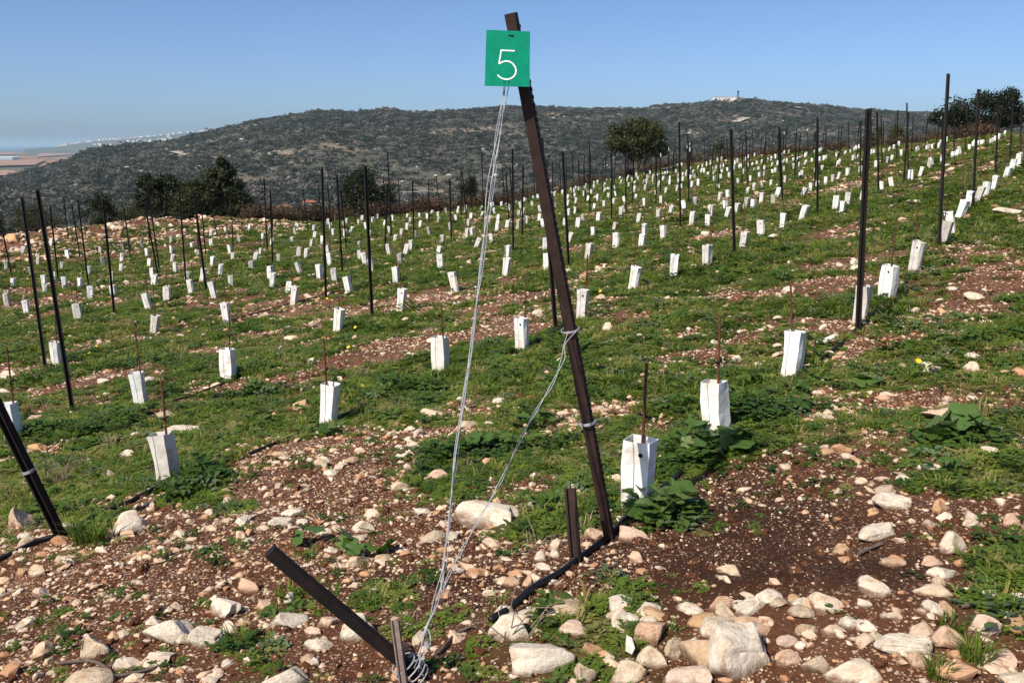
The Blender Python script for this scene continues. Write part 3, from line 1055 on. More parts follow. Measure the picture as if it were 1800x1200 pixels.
def ribbon(mb, pts2, hw):
    L_, R_ = [], []
    for i in range(len(pts2)):
        a = np.array(pts2[max(i - 1, 0)], float); c = np.array(pts2[min(i + 1, len(pts2) - 1)], float)
        d0 = np.array(pts2[i], float) - a if i > 0 else c - np.array(pts2[i], float)
        d1 = c - np.array(pts2[i], float) if i < len(pts2) - 1 else d0
        d0 /= np.linalg.norm(d0) + 1e-9; d1 /= np.linalg.norm(d1) + 1e-9
        t = d0 + d1; t /= np.linalg.norm(t) + 1e-9
        n_ = np.array([-t[1], t[0]])
        s_ = hw / max(0.5, abs(np.dot(n_, np.array([-d1[1], d1[0]]))))
        L_.append(np.array(pts2[i]) + n_ * s_); R_.append(np.array(pts2[i]) - n_ * s_)
    n = len(pts2)
    vs = [sign_pt(*p) for p in L_] + [sign_pt(*p) for p in R_]
    mb.add(vs, [(i, i + 1, n + i + 1, n + i) for i in range(n - 1)])


mb = MB(); ribbon(mb, five, 7.4); ribbon(mb, arc, 7.4)
child_world(mb, 'numeral', M['white'], sg)
mb = MB(); mb.tube([sign_pt(440, 378, -.004), sign_pt(446, 374, .004), sign_pt(470, 376, .006), sign_pt(494, 374, .004), sign_pt(500, 378, -.004)], 0.0016, 6)
child_world(mb, 'wire_tie', M['darkrust'], sg)
mb = MB(); mb.tube([sign_pt(395, 868, -.004), sign_pt(398, 872, .003), sign_pt(430, 876, -.002), sign_pt(461, 868, .003), sign_pt(463, 862, -.004)], 0.0013, 6)
child_world(mb, 'wire_tie', M['darkrust'], sg)

# anchor stub in the foreground, with the wires wound round its foot
sb, dsb = ground_hit(742, 1192)
s_top = P(474, 968, dsb * 0.93)
foot = sb
an = empty('anchor_stub', foot)
tag(an, 'short dark steel stub tilted left in the centre foreground with wire wound round its foot', 'post')
mb = MB(); mb.sweep([(-.018, -.015), (-.008, -.019), (.008, -.019), (.018, -.015), (.020, .009), (.014, .019), (-.014, .019), (-.020, .009)], foot - (s_top - foot).normalized() * .15, s_top, (-.3, -1, .6))
child_world(mb, 'channel', M['darkrust'], an)
sa = (s_top - foot).normalized()
foot_w = foot + sa * 0.045
mb = MB()
for i in range(4):
    wrap_ring(mb, foot + sa * (0.015 + 0.022 * i), sa + Vector((0.1 * (i % 2), 0, .05 * i)), 0.040 + 0.004 * (i % 3), 1.2, 0.0024, 0.004)
child_world(mb, 'wire_wrap', M['wire'], an)

# guy wires from the sign down to the stub
gw = empty('guy_wire', foot)
tag(gw, 'slack bundle of galvanised wire strands hanging from behind the sign to the stub', 'wire')
dA = qd - 0.012
dB = dsb * 0.995
main = [(890, 150), (876, 235), (862, 330), (848, 450), (832, 585), (814, 700), (800, 800), (791, 900), (781, 985), (770, 1050), (750, 1105), (738, 1150)]
ys = [p[1] for p in main]
for s_i in range(5):
    rg = random.Random(50 + s_i)
    pts = []
    for i, (x, y) in enumerate(main):
        t = (y - ys[0]) / (ys[-1] - ys[0])
        d = dA + (dB - dA) * t
        w_ = 3.2 * (1 if i in (0, 1, 2, 3, 5, 8, 9) else 0.35) * ((s_i - 2) / 2.0) + rg.uniform(-2, 2)
        if i in (4, 7, 10):
            w_ *= 0.3
        pts.append(P(x + w_ + 2.4 * math.sin(i * 2.6 + s_i * 2.3) + rg.uniform(-1.5, 1.5), y + rg.uniform(-3, 3), d + rg.uniform(-.008, .008)))
    if s_i in (0, 2, 4):
        pts.append(foot + sa * (0.02 + 0.02 * s_i / 2) + Vector((0.02, -0.035, 0.02)))
    mb = MB(); mb.tube(curve_pts(pts, 5), 0.00125, 5)
    child_world(mb, 'strand', M['wire'], gw)
sec = [(1001, 582), (989, 606), (988, 632), (970, 676), (942, 722), (915, 772), (880, 846), (842, 912), (812, 966), (790, 1008), (776, 1044)]
q2 = post_at(581); dq = q2.y * CP - (q2.z - CAMZ) * SP
for s_i in range(2):
    rg = random.Random(80 + s_i)
    pts = []
    for i, (x, y) in enumerate(sec):
        t = (y - 582) / (1150 - 582)
        pts.append(P(x + (10 - 4 * i if (s_i and i < 3) else 0) + (2.2 if (i + s_i) % 2 else -2.2), y, dq - .03 + (dB - dq) * t))
    mb = MB(); mb.tube(curve_pts(pts, 5), 0.0015, 5)
    child_world(mb, 'strand', M['wire'], gw)
mb = MB()
hk = [P(742, 1120, dB), P(752, 1105, dB), P(757, 1125, dB - .01), P(752, 1142, dB - .01), P(745, 1150, dB - .01), P(736, 1175, dB - .02)]
mb.tube(curve_pts(hk, 4), 0.0022, 5)
mb.tube([P(749, 1128, dB - .01), P(752, 1138, dB - .012)], 0.008, 7)
child_world(mb, 'crimp', M['wire'], gw)


def slab_post(name, label, x0, y0, x1, y1, wpx, mat, wrap=None, drel=0.0, thick=0.4):
    p0, d0 = ground_hit(x0, y0)
    p1 = P(x1, y1, d0 + drel)
    o = empty(name, p0)
    tag(o, label, 'post')
    w = wpx * d0 / F / 2
    ax_ = (p1 - p0).normalized()
    mb = MB()
    mb.sweep([(-w, -w * thick), (w, -w * thick), (w, w * thick), (w * .6, w * thick), (w * .5, -w * thick * .4), (-w * .5, -w * thick * .4), (-w * .6, w * thick), (-w, w * thick)][::-1], p0 - ax_ * .1, p1, (-.3, -1, 0))
    child_world(mb, 'shaft', mat, o)
    if wrap:
        mb = MB()
        wrap_ring(mb, p0.lerp(p1, wrap), ax_, w * 1.25, 3, 0.002, 0.006)
        child_world(mb, 'wire_wrap', M['wire'], o)
    return o


slab_post('steel_stub', 'thin brown steel stub standing just left of the numbered post foot', 1012, 986, 1002, 858, 20, M['rustpost'])
slab_post('wooden_stake', 'grey weathered flat stake beside the tilted foreground stub', 711, 1215, 694, 1090, 15, M['lath'])
slab_post('leaning_post', 'dark end post cut by the left picture edge, leaning left', 110, 948, -42, 638, 16, M['darkrust'], 0.40, -0.35, 0.8)

# ------------------------------------------------------------------ vine guards and their stakes
GA = [(1120, 888, 0, 0), (1262, 766, -3, 0), (1388, 662, 4, 10), (1511, 566, 2, 30), (1558, 524, 6, 0), (1607, 476, 10, -10), (1656, 430, 6, 0), (1672, 413, -4, 40), (1684, 387, 8, 0),
      (1701, 368, 3, 10), (1716, 356, 6, 0), (1730, 348, 5, 0), (1745, 336, 5, 0), (1767, 317, 5, 0), (1778, 303, 2, 0), (1791, 295, 0, 20)]
GB = [(296, 846, -9, 8), (577, 745, 6, 0), (775, 654, 1, 0), (918, 614, 3, -8), (1022, 559, 2, 25), (1112, 511, 10, 0), (1184, 488, 1, 35), (1243, 467, 1, 0), (1305, 439, 4, 0), (1338, 417, -2, 0), (1374, 403, 3, 20), (1409, 388, 6, 0), (1468, 370, 1, 0), (1491, 363, 2, 0)]
GC = [(24, 772, -4, 0), (249, 712, -6, 10), (402, 667, 2, 0), (594, 583, 10, -25), (704, 546, 4, 0), (801, 513, -4, 0), (888, 486, 4, 0), (962, 477, 0, 0), (1033, 457, 3, 0), (1083, 437, 1, 0), (1132, 418, 3, 0), (1216, 395, 0, 30), (1248, 383, 1, 0), (1278, 372, -3, 0), (1309, 366, 5, 0), (1338, 357, 0, 0), (1366, 347, 4, 0)]
GD = [(100, 640, 4, 0), (270, 587, 7, 0), (400, 568, 0, 12), (516, 535, 4, 0), (615, 515, -7, 0), (697, 498, -3, 0), (775, 475, -1, 0), (910, 403, 3, 0), (956, 402, -4, 0), (1015, 403, 2, 0), (1052, 391, 4, 0), (1090, 382, 2, 30)]
GE = [(48, 553, -3, 0), (139, 563, -2, 10), (262, 544, -4, 0), (377, 523, -6, 0), (479, 506, 5, 0), (562, 490, -2, 0), (642, 467, -4, 30), (711, 450, 5, 0), (776, 431, 3, 0), (820, 420, 4, 0)]
GF = [(14, 538, -3, 0), (160, 527, 0, 0), (271, 504, 6, 0), (355, 493, 6, 0), (447, 462, 5, 0), (525, 453, 4, 0), (606, 417, 3, 0), (705, 417, 2, 0), (114, 508, 2, 0), (78, 505, 0, 0)]
placed = []          # (x, y) of every guard
guard_tris = []


def make_guard(loc, lean, yaw, gi, label, group, detail, stake_label=None, stake_group=None, size=1.0):
    me, sm, hm = GUARDS[gi % len(GUARDS)]
    o = obj('vine_guard', me if detail else GUARD_FAR)
    o.location = loc
    o.rotation_euler = (lean[1], lean[0], yaw)
    o.scale = (size, size, size * random.uniform(.96, 1.05))
    tag(o, label, 'vine guard', group)
    if detail:
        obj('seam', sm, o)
        if gi % 5 in (0, 1):
            obj('hole_shade_disc', hm, o)  # flat disc in the hole's dark, the sleeve is not cut
    placed.append((loc[0], loc[1]))
    if stake_label:
        s = obj('stake', STAKE)
        off = Vector((0.02 * math.cos(yaw) + random.uniform(-.02, .02), 0.015, 0))
        s.location = Vector(loc) + off
        s.rotation_euler = (random.gauss(0, .035), random.gauss(0, .045), random.uniform(0, 6))
        s.scale = (1, 1, random.uniform(.85, 1.1))
        tag(s, stake_label, 'stake', stake_group)
        if detail:
            obj('tie_clip', CLIP, s)
    return o


gi = 0
for k, G in enumerate((GA, GB, GC, GD, GE, GF)):
    for i, (x, y, dx, yaw) in enumerate(G):
        p, d = ground_hit(x, y)
        gi += 1
        lean = math.atan(dx * d / F / 0.36)
        lab = 'white vine guard, %s along %s' % (ORD[i], ROWNAME[k])
        adj = 'leaning ' if abs(dx) * d / F > 0.06 else ''
        make_guard(p - Vector((0, 0, .01)), (lean, random.gauss(0, .04)), R(yaw * .6 + random.uniform(-10, 10) - 27) - math.atan2(p.x, p.y), gi, adj + lab, 'vine guards in the young vineyard', 2 if i < 6 and k < 5 else 1,
                   'rusty stake in the vine guard, %s along %s' % (ORD[i], ROWNAME[k]) if (k, i) not in ((0, 7), (2, 7)) else None, 'rusty stakes at the vines')

def landmark(u):
    for lim, t in ((130, 'near the left picture edge'), (260, 'below the pale bush at left'), (450, 'below the dark left tree clump'), (560, 'below the red roofed houses'), (690, 'below the small centre bush'),
                   (800, 'below the pale houses in the valley'), (900, 'behind the hanging wires'), (1040, 'right of the leaning numbered post'), (1190, 'below the lone round tree'), (1260, 'right of the lone round tree'), (1350, 'below the hilltop tower'), (1480, 'right of the hilltop tower'), (1620, 'below the low shrubs at right')):
        if u < lim:
            return t
    return 'below the big right tree'


# the rest of the rows, procedurally, where nothing has been placed yet
cand = []
for k in range(0, 26):
    o_ = ROW0 + ROWS * k
    sp = 1.36 if k < 5 else 1.12
    s_ = -4.0
    while s_ < 120:
        jx, jy = random.gauss(0, .10), random.gauss(0, .12)
        X, Y = RN * o_ + RD * (s_ + jy) + RN * jx
        s_ += sp
        Rr = math.hypot(X, Y); th = math.atan2(X, Y)
        if Y < 3 or abs(th) > R(33):
            continue
        Re = float(np.interp(th, _eth, _eR))
        if Rr > Re - (5.2 if th < -0.2 else 1.5):
            continue
        if random.random() < (0.20 if k < 5 else 0.08):
            continue
        lim = 0.95 if Rr < 22 else 0.5
        if any((X - a) ** 2 + (Y - b_) ** 2 < lim * lim for a, b_ in placed):
            continue
        u_, v_ = project(X, Y, H1(X, Y))
        if k == 0 and Rr < 30:
            continue
        # near rows were read off the photograph: nothing to add there
        if v_ > 530 or (v_ > 470 and Rr < 19):
            continue
        cand.append((Rr, X, Y, k))
cand.sort()
nmax = 300 - len(placed)
far_pts = []
for n_, (Rr, X, Y, k) in enumerate(cand):
    z = H1(X, Y)
    if n_ < nmax:
        u_, v_ = project(X, Y, z)
        lab = '%s %s' % ('small white vine guard in a mid-field row' if Rr < 30 else 'distant white vine guard' if Rr < 46 else 'tiny white vine guard near the field edge', landmark(u_))
        make_guard((X, Y, z - .01), (random.gauss(0.05, .13), random.gauss(0, .10)), random.uniform(-.75, .0) - math.atan2(X, Y), n_, lab, 'distant vine guards', 1 if Rr < 48 else 0,
                   'thin rusty stake among guards %s' % landmark(u_) if (Rr < 38 and random.random() < .7) else None, 'distant rusty stakes', size=random.uniform(.82, 1.0))
    else:
        far_pts.append((X, Y, z))
fp = np.array(far_pts)
n = len(fp)
scatter('far_vine_guards', fp, np.stack([RNG.normal(0, .12, n), RNG.normal(0.04, .14, n), RNG.uniform(-.8, .8, n)], 1), RNG.uniform(.9, 1.08, n), RNG.integers(0, 2, n), [GUARDS[0][0], GUARDS[3][0]],
        'white vine guards too far off to count at the top of the field', 'vine guards')
print('guards', len(placed), 'far', n)

# ------------------------------------------------------------------ trellis posts
POSTS = [(1527, 192, 1508, 582), (1667, 130, 1650, 431), (1720, 157, 1710, 368), (1755, 182, 1750, 306), (1782, 166, 1775, 283), (1795, 185, 1794, 271), (1594, 181, 1597, 312), (1513, 215, 1512, 311),
         (1437, 206, 1437, 378), (1369, 222, 1372, 333), (1194, 214, 1196, 398), (1209, 235, 1211, 366), (1285, 227, 1291, 450), (1311, 230, 1314, 333), (1075, 250, 1075, 387), (1036, 250, 1037, 373),
         (989, 267, 1000, 470), (1007, 265, 1007, 356), (951, 242, 977, 580), (901, 262, 902, 443), (566, 294, 573, 525), (592, 307, 602, 482), (642, 291, 654, 556), (681, 266, 688, 417), (810, 295, 811, 379),
         (464, 312, 470, 446), (656, 300, 662, 396), (715, 308, 719, 376), (847, 267, 850, 381), (559, 321, 564, 385), (66, 332, 128, 722), (39, 346, 80, 646), (181, 350, 201, 553), (260, 330, 280, 473),
         (315, 330, 327, 498), (137, 351, 157, 512), (88, 361, 103, 496), (345, 342, 349, 441), (405, 330, 410, 436), (217, 362, 230, 454)]
PLAB = {0: 'tall brown black trellis post in front of the fourth guard of the sign row', 1: 'tall dark trellis post reaching highest above the right horizon', 2: 'dark trellis post in front of the big right tree', 18: 'dark trellis post half hidden behind the numbered post',
        30: 'tall black trellis post nearest the left foreground, leaning left', 31: 'black trellis post just left of the nearest left post', 12: 'black trellis post rising right of the lone round tree', 22: 'tall black trellis post left of the hanging wires', 20: 'black trellis post left of two others in the centre left',
        16: 'black trellis post just right of the numbered post middle', 10: 'black trellis post immediately right of the lone round tree', 8: 'black trellis post below the hilltop tower', 32: 'black trellis post in front of the pale left bush', 33: 'black trellis post in front of the dark left tree clump', 34: 'black trellis post before the middle of the left tree clump',
        23: 'black trellis post standing tallest left of the wires against the hill', 6: 'thin dark trellis post left of the big right tree'}
post_xy = []


def make_post(p0, p1, label, group):
    o = obj('trellis_post', POST)
    v = p1 - p0
    o.location = p0
    o.rotation_mode = 'QUATERNION'
    q_ = v.to_track_quat('Z', 'Y')
    # keep the open side of the section turned along the row
    o.rotation_quaternion = Vector((0, 0, 1)).rotation_difference(v) @ Matrix.Rotation(R(20) + random.uniform(-.3, .3), 4, 'Z').to_quaternion()
    o.scale = (1, 1, v.length)
    tag(o, label, 'post', group)
    post_xy.append((p0.x, p0.y))
    return o


tb = MB(); tb.box((-.02, -.034, .90), (.016, -.027, .985)); TAGM = tb.mesh('tag', M['white'])
for i, (x1, y1, x0, y0) in enumerate(POSTS):
    p0, d = ground_hit(x0, y0)
    p1 = P(x1, y1, d * 0.995)
    lab = PLAB.get(i)
    if lab is None:
        lab = 'slim dark trellis post among the %s part of the field' % ('left' if x0 < 450 else 'centre' if x0 < 1000 else 'right')
    o = make_post(p0, p1, lab, 'trellis posts in the vineyard')
    if i == 0:
        o.data = POST.copy(); o.data.materials.clear(); o.data.materials.append(M['darkrust'])
pc = []
for k in range(0, 26):
    s_ = -3.0 + (k * 1.7) % 4.2
    while s_ < 120:
        X, Y = RN * (ROW0 + ROWS * k) + RD * s_ + RN * random.gauss(0, .08)
        s_ += 4.0 if k < 4 else 3.4
        Rr = math.hypot(X, Y); th = math.atan2(X, Y)
        if Y < 3 or abs(th) > R(33):
            continue
        if Rr > float(np.interp(th, _eth, _eR)) - (4 if th < -.2 else 1.2) or Rr < 21 or (k == 0):
            continue
        if any((X - a) ** 2 + (Y - b_) ** 2 < (2.4 if Rr < 40 else 1.6) ** 2 for a, b_ in post_xy):
            continue
        pc.append((X, Y, Rr, k))
for (X, Y, Rr, k) in pc:
    z = H1(X, Y)
    p0 = Vector((X, Y, z)); hgt = random.gauss(2.12, .12)
    p1 = p0 + Vector((random.gauss(-.03, .05), random.gauss(0, .05), 1)).normalized() * hgt
    u_, v_ = project(X, Y, z)
    lab = '%s black trellis post %s' % ('thin' if Rr < 40 else 'very thin distant', landmark(u_))
    o = make_post(p0, p1, lab, 'distant trellis posts')
    if random.random() < .09 and u_ > 850:
        t_ = obj('tag', TAGM, o); t_['label'] = 'small white tag on the post top'
print('posts', len(post_xy))

# ------------------------------------------------------------------ drip pipes along the near rows
def pipe_path(px):
    out = []
    for x, y in px:
        p, d = ground_hit(x, y)
        out.append(p + Vector((0, 0, .012)))
    return out


PIPES = [('thick black drip pipe running from the foreground past the numbered post foot', [(862, 1098), (885, 1082), (930, 1046), (985, 1010), (1062, 955), (1110, 905), (1180, 850), (1262, 770)], .0135),
         ('black drip pipe kinked above the soil beside the third and fourth right guards', [(1330, 720), (1400, 668), (1442, 636), (1480, 604), (1520, 566), (1560, 528), (1585, 505), (1612, 478)], .0125),
         ('black drip pipe crossing the left edge behind the leaning post', [(-60, 1015), (0, 986), (60, 958), (112, 940), (180, 905), (232, 882), (300, 850), (420, 800)], .0135),
         ('black drip pipe in the grass left of the second row guards', [(-60, 690), (10, 680), (75, 662), (150, 650), (250, 630)], .012),
         ('black drip pipe below the leftmost near guards', [(60, 775), (130, 752), (190, 742), (250, 722), (330, 700), (400, 672)], .012),
         ('black drip pipe running between guards in the centre left', [(440, 800), (560, 752), (640, 715), (775, 656), (850, 625), (918, 612), (1010, 565)], .012),
         ('thin black drip pipe in the middle distance', [(240, 590), (330, 578), (400, 566), (515, 533), (600, 512)], .012)]
for lab, px, rad in PIPES:
    pts = curve_pts(pipe_path(px), 6)
    pts = [p + Vector((0, 0, .004 * math.sin(i * .6) + 0.004)) for i, p in enumerate(pts)]
    mb = MB(); mb.tube(pts, rad, 8)
    o = mb.build('drip_pipe', M['pipe'], None, True)
    tag(o, lab, 'pipe', 'drip pipes along the vine rows')

# ------------------------------------------------------------------ rocks read off the photograph: x, y (middle), width, height in pixels, colour tone, label
W_, PK, OR_, TN, GY = 0.30, 0.47, 0.62, 0.90, 0.76
RK = [(28, 908, 58, 64, PK, 'pale pink upright rock at the left edge by the leaning post foot'),
      (231, 920, 78, 56, W_, 'rounded white rock right of the grass tuft at the leaning post'),
      (40, 1004, 30, 26, OR_, 'small orange stone beside a tan one under the left drip pipe'),
      (68, 1003, 36, 30, TN, 'tan stone right of the orange stone under the left drip pipe'),
      (302, 1108, 88, 58, W_, 'broad white flat rock in the lower left group'),
      (362, 1121, 58, 50, W_, 'slanted white rock right of the broad white flat rock'),
      (327, 1123, 34, 20, W_, 'small white rock wedged between two larger lower left rocks'),
      (403, 1105, 34, 28, W_, 'small white block just above the lower left rock group'),
      (400, 1066, 62, 44, W_, 'triangular white rock in grass left of the tilted stub'),
      (155, 1142, 62, 54, TN, 'cracked tan rock in the lower left corner'),
      (212, 1167, 26, 24, W_, 'little pointed white stone right of the cracked tan rock'),
      (440, 1027, 46, 36, PK, 'pinkish white rock just below the tilted stub top'),
      (496, 1090, 78, 34, W_, 'long cream rock left of the tilted stub'),
      (632, 1104, 74, 56, W_, 'white rock partly behind the tilted stub'),
      (577, 1092, 36, 22, PK, 'small salmon stone left of the tilted stub middle'),
      (553, 1110, 36, 16, PK, 'flat salmon stone below the other salmon stone'),
      (503, 1190, 78, 44, W_, 'white rock at the bottom edge left of the stub'),
      (495, 917, 46, 26, W_, 'white stone above the tilted stub top'),
      (642, 926, 48, 26, TN, 'cream stone above the broad leaved plant'),
      (655, 904, 38, 22, TN, 'tan stone behind the cream stone in the centre foreground'),
      (868, 900, 132, 56, W_, 'big smooth white slab between the hanging wires and the steel stub'),
      (801, 1001, 28, 18, W_, 'white stone right of the wire bundle'),
      (900, 1104, 76, 54, W_, 'rounded white rock right of the wire bundle foot'),
      (948, 1150, 120, 66, W_, 'large white slab at the bottom centre'),
      (1035, 1138, 46, 34, OR_, 'tan orange rock right of the large bottom slab'),
      (1012, 1106, 64, 24, PK, 'flat pinkish rock behind the large bottom slab'),
      (1147, 1108, 62, 54, PK, 'cream pink angular rock on dark soil, bottom centre right'),
      (1190, 1140, 44, 50, GY, 'grey tan rock left of the orange boulder'),
      (1236, 1148, 76, 76, OR_, 'orange tan boulder touching the big white boulder'),
      (1312, 1142, 112, 128, W_, 'biggest white boulder at the bottom right of centre'),
      (1152, 1158, 58, 44, TN, 'tan rock below the cream pink angular rock'),
      (1108, 1186, 74, 46, TN, 'cream rock at the bottom edge right of the slab'),
      (1222, 1188, 98, 50, PK, 'pinkish white rock at the bottom edge under the orange boulder'),
      (1026, 1187, 42, 44, GY, 'greyish rock beside the right end of the large bottom slab'),
      (1286, 1001, 50, 22, TN, 'lone oblong rock on the dark soil patch'),
      (1112, 936, 58, 40, PK, 'cream rock with an orange end at the numbered post foot'),
      (1042, 935, 58, 30, PK, 'pale pink rock behind the numbered post foot'),
      (951, 978, 30, 24, W_, 'white stone left of the thin steel stub'),
      (974, 973, 20, 18, W_, 'small white stone beside the thin steel stub'),
      (958, 997, 34, 18, W_, 'pale flat stone touching the drip pipe'),
      (930, 1006, 32, 14, TN, 'flat tan stone left of the drip pipe'),
      (1550, 934, 78, 36, W_, 'flat white rock on the gravel at right'),
      (1680, 953, 60, 52, TN, 'tan blocky rock on the right gravel'),
      (1480, 966, 38, 26, OR_, 'orange tan stone left of the flat white right rock'),
      (1575, 986, 62, 16, PK, 'long thin pink stone on the right gravel'),
      (1660, 1010, 70, 26, W_, 'bright white bone shaped rock at right'),
      (1645, 1036, 74, 20, TN, 'cream flat rock under the bright white right rock'),
      (1520, 1058, 26, 20, W_, 'small white stone on the fine gravel at right'),
      (1557, 1081, 28, 14, W_, 'small white wedge below the fine gravel'),
      (1640, 987, 52, 20, PK, 'pink double stone above the bright white right rock'),
      (1415, 1105, 34, 26, OR_, 'orange stone right of the biggest white boulder'),
      (1390, 1157, 52, 36, PK, 'pink stone right of the biggest white boulder base'),
      (1437, 1166, 52, 46, GY, 'grey rock second right of the biggest white boulder'),
      (1601, 1136, 98, 40, W_, 'long white slab in the lower right'),
      (1674, 1121, 60, 42, PK, 'pink cream rock right of the long lower right slab'),
      (1736, 1102, 68, 38, PK, 'pinkish rock at lower right behind the grass tuft'),
      (1762, 1158, 84, 44, PK, 'smooth pink rock in the lower right corner'),
      (1613, 1163, 42, 34, PK, 'salmon rock under the long lower right slab'),
      (1508, 1182, 104, 44, TN, 'long cream rock at the bottom edge, right'),
      (1784, 1192, 70, 34, TN, 'rock at the very bottom right corner'),
      (1538, 1116, 42, 26, TN, 'tan stone above the long lower right slab'),
      (1781, 915, 44, 32, PK, 'pink stone cluster piece at the right edge'),
      (1783, 942, 36, 22, PK, 'pink stone below another at the right edge'),
      (1710, 918, 36, 22, TN, 'cream stone above the tan blocky right rock'),
      (1667, 724, 88, 30, PK, 'domed pink white rock in the grass at right'),
      (1575, 881, 72, 38, W_, 'white wedge rock beside an orange one in the right grass'),
      (1656, 890, 36, 32, OR_, 'orange rock right of the white wedge rock'),
      (1740, 794, 52, 20, W_, 'low white rock in the grass near the right edge'),
      (1641, 820, 54, 20, W_, 'low pale rock left of the near right edge one'),
      (1640, 652, 42, 30, TN, 'rough tan rock in the grass at mid right'),
      (1711, 645, 32, 26, TN, 'domed brown rock right of the rough tan rock'),
      (1454, 793, 28, 20, OR_, 'small orange stone right of the broad leaf patch'),
      (1444, 730, 54, 20, TN, 'dull tan rock in the grass right of the second guard'),
      (1070, 575, 28, 22, TN, 'tan stone right of the numbered post above mid height'),
      (1213, 578, 18, 14, W_, 'round white stone alone in the centre right grass'),
      (16, 658, 34, 20, W_, 'white stone at the left edge below the black posts'),
      (66, 786, 42, 22, OR_, 'orange stone near the left edge by the leaning post'),
      (322, 756, 66, 24, W_, 'flat white rock just behind the nearest left guard'),
      (240, 766, 28, 18, W_, 'white block left of the nearest left guard'),
      (226, 797, 34, 14, W_, 'white flat stone left of the nearest left guard base'),
      (760, 725, 44, 22, TN, 'cream rock left of the hanging wires'),
      (722, 780, 36, 15, TN, 'cream stone with a dark hollow by the wires'),
      (770, 836, 52, 28, PK, 'rough pink rock left of the wires on red gravel'),
      (718, 820, 20, 16, TN, 'small cream stone on the red gravel'),
      (935, 884, 34, 22, W_, 'pale stone right of the big smooth slab'),
      (400, 1165, 26, 14, W_, 'thin pale stone below the lower left rock group'),
      (1010, 855, 26, 20, TN, 'tan cube stone behind the thin steel stub'),
      (935, 850, 18, 14, TN, 'small orange cube stone left of the steel stub'),
      (1610, 355, 36, 12, W_, 'broad white rock in the grass before the tall right post'),
      (1780, 372, 60, 12, W_, 'long white flat rocks at the right edge by the guards'),
      (1365, 415, 30, 9, W_, 'white flat rock in the mid right grass'),
      (1240, 410, 26, 9, W_, 'white flat rock in the centre right grass'),
      (862, 382, 22, 10, OR_, 'distant orange rock among the far guards'),
      (800, 362, 18, 18, OR_, 'pointed orange rock at the far field edge'),
      (22, 418, 44, 20, OR_, 'big orange boulder on the left bank'),
      (52, 424, 20, 14, OR_, 'second boulder on the left bank'), (205, 400, 22, 12, TN, 'rock on the crest of the left bank'), (300, 396, 14, 12, W_, 'white rock on the bank below the tree clump'), (357, 382, 16, 12, TN, 'rock on the bank crest below the tall left tree')]
for i, (x, y, w, h, tone, lab) in enumerate(RK):
    p, d = ground_hit(x, y + h * 0.30)
    sw, sh = w * d / F / 2, h * d / F / 2
    o = obj('rock', ROCKS[(i * 5) % 12] if w > 24 else STONES[i % 10])
    yaw = random.uniform(-.5, .5) + (math.pi if i % 2 else 0)
    o.rotation_euler = (random.uniform(-.12, .12), random.uniform(-.15, .15), yaw)
    dep = max(sw * 0.62, sh * 0.8)
    vis = max(sh * 1.25, sw * .34)
    if y > 1040:
        sw, dep, vis = sw * 1.10, dep * 1.10, vis * 1.12
    o.scale = (sw * 1.06, dep, vis)
    o.location = (p.x, p.y + dep * 0.35, p.z + vis * 0.08)
    o['tone'] = tone
    tag(o, lab, 'rock', 'pale limestone rocks')
RKP = [(o.location.x, o.location.y, o['label']) for o in COL.objects if o.name.startswith('rock') and len(o['label'].split()) <= 10]
rock_xy = np.array([[o.location.x, o.location.y, max(o.scale[0], o.scale[1])] for o in COL.objects if o.name.startswith('rock')])
guard_xy = np.array(placed)


def polar_pts(n, r0, r1, thmax=R(40)):
    r = np.sqrt(RNG.uniform(r0 * r0, r1 * r1, n)); t = RNG.uniform(-thmax, thmax, n)
    return r * np.sin(t), r * np.cos(t)


def keep_field(X, Y, m=0.3):
    Rr = np.hypot(X, Y)
    return Rr < np.interp(np.arctan2(X, Y), _eth, _eR) - m


# single stones, the largest after those above
X, Y = polar_pts(2600, 2.4, 20, R(33))
g = grass_mask(X, Y)
ok = RNG.uniform(size=len(X)) < (0.10 + 0.9 * (1 - g)) * (0.35 + 1.3 * fbm(X / 1.8, Y / 1.8, 2, 77))
X, Y = X[ok], Y[ok]
u_, v_ = project(X, Y, height(X, Y, False))
soil = np.exp(-(((u_ - 1290) / 200) ** 2 + ((v_ - 950 + .12 * (u_ - 1290)) / 120) ** 2)) + np.exp(-(((u_ - 1500) / 160) ** 2 + ((v_ - 1040) / 50) ** 2))
ok = RNG.uniform(size=len(X)) > soil * 1.3
X, Y = X[ok], Y[ok]
sz = np.clip(RNG.lognormal(-3.25, 0.42, len(X)), .02, .11)
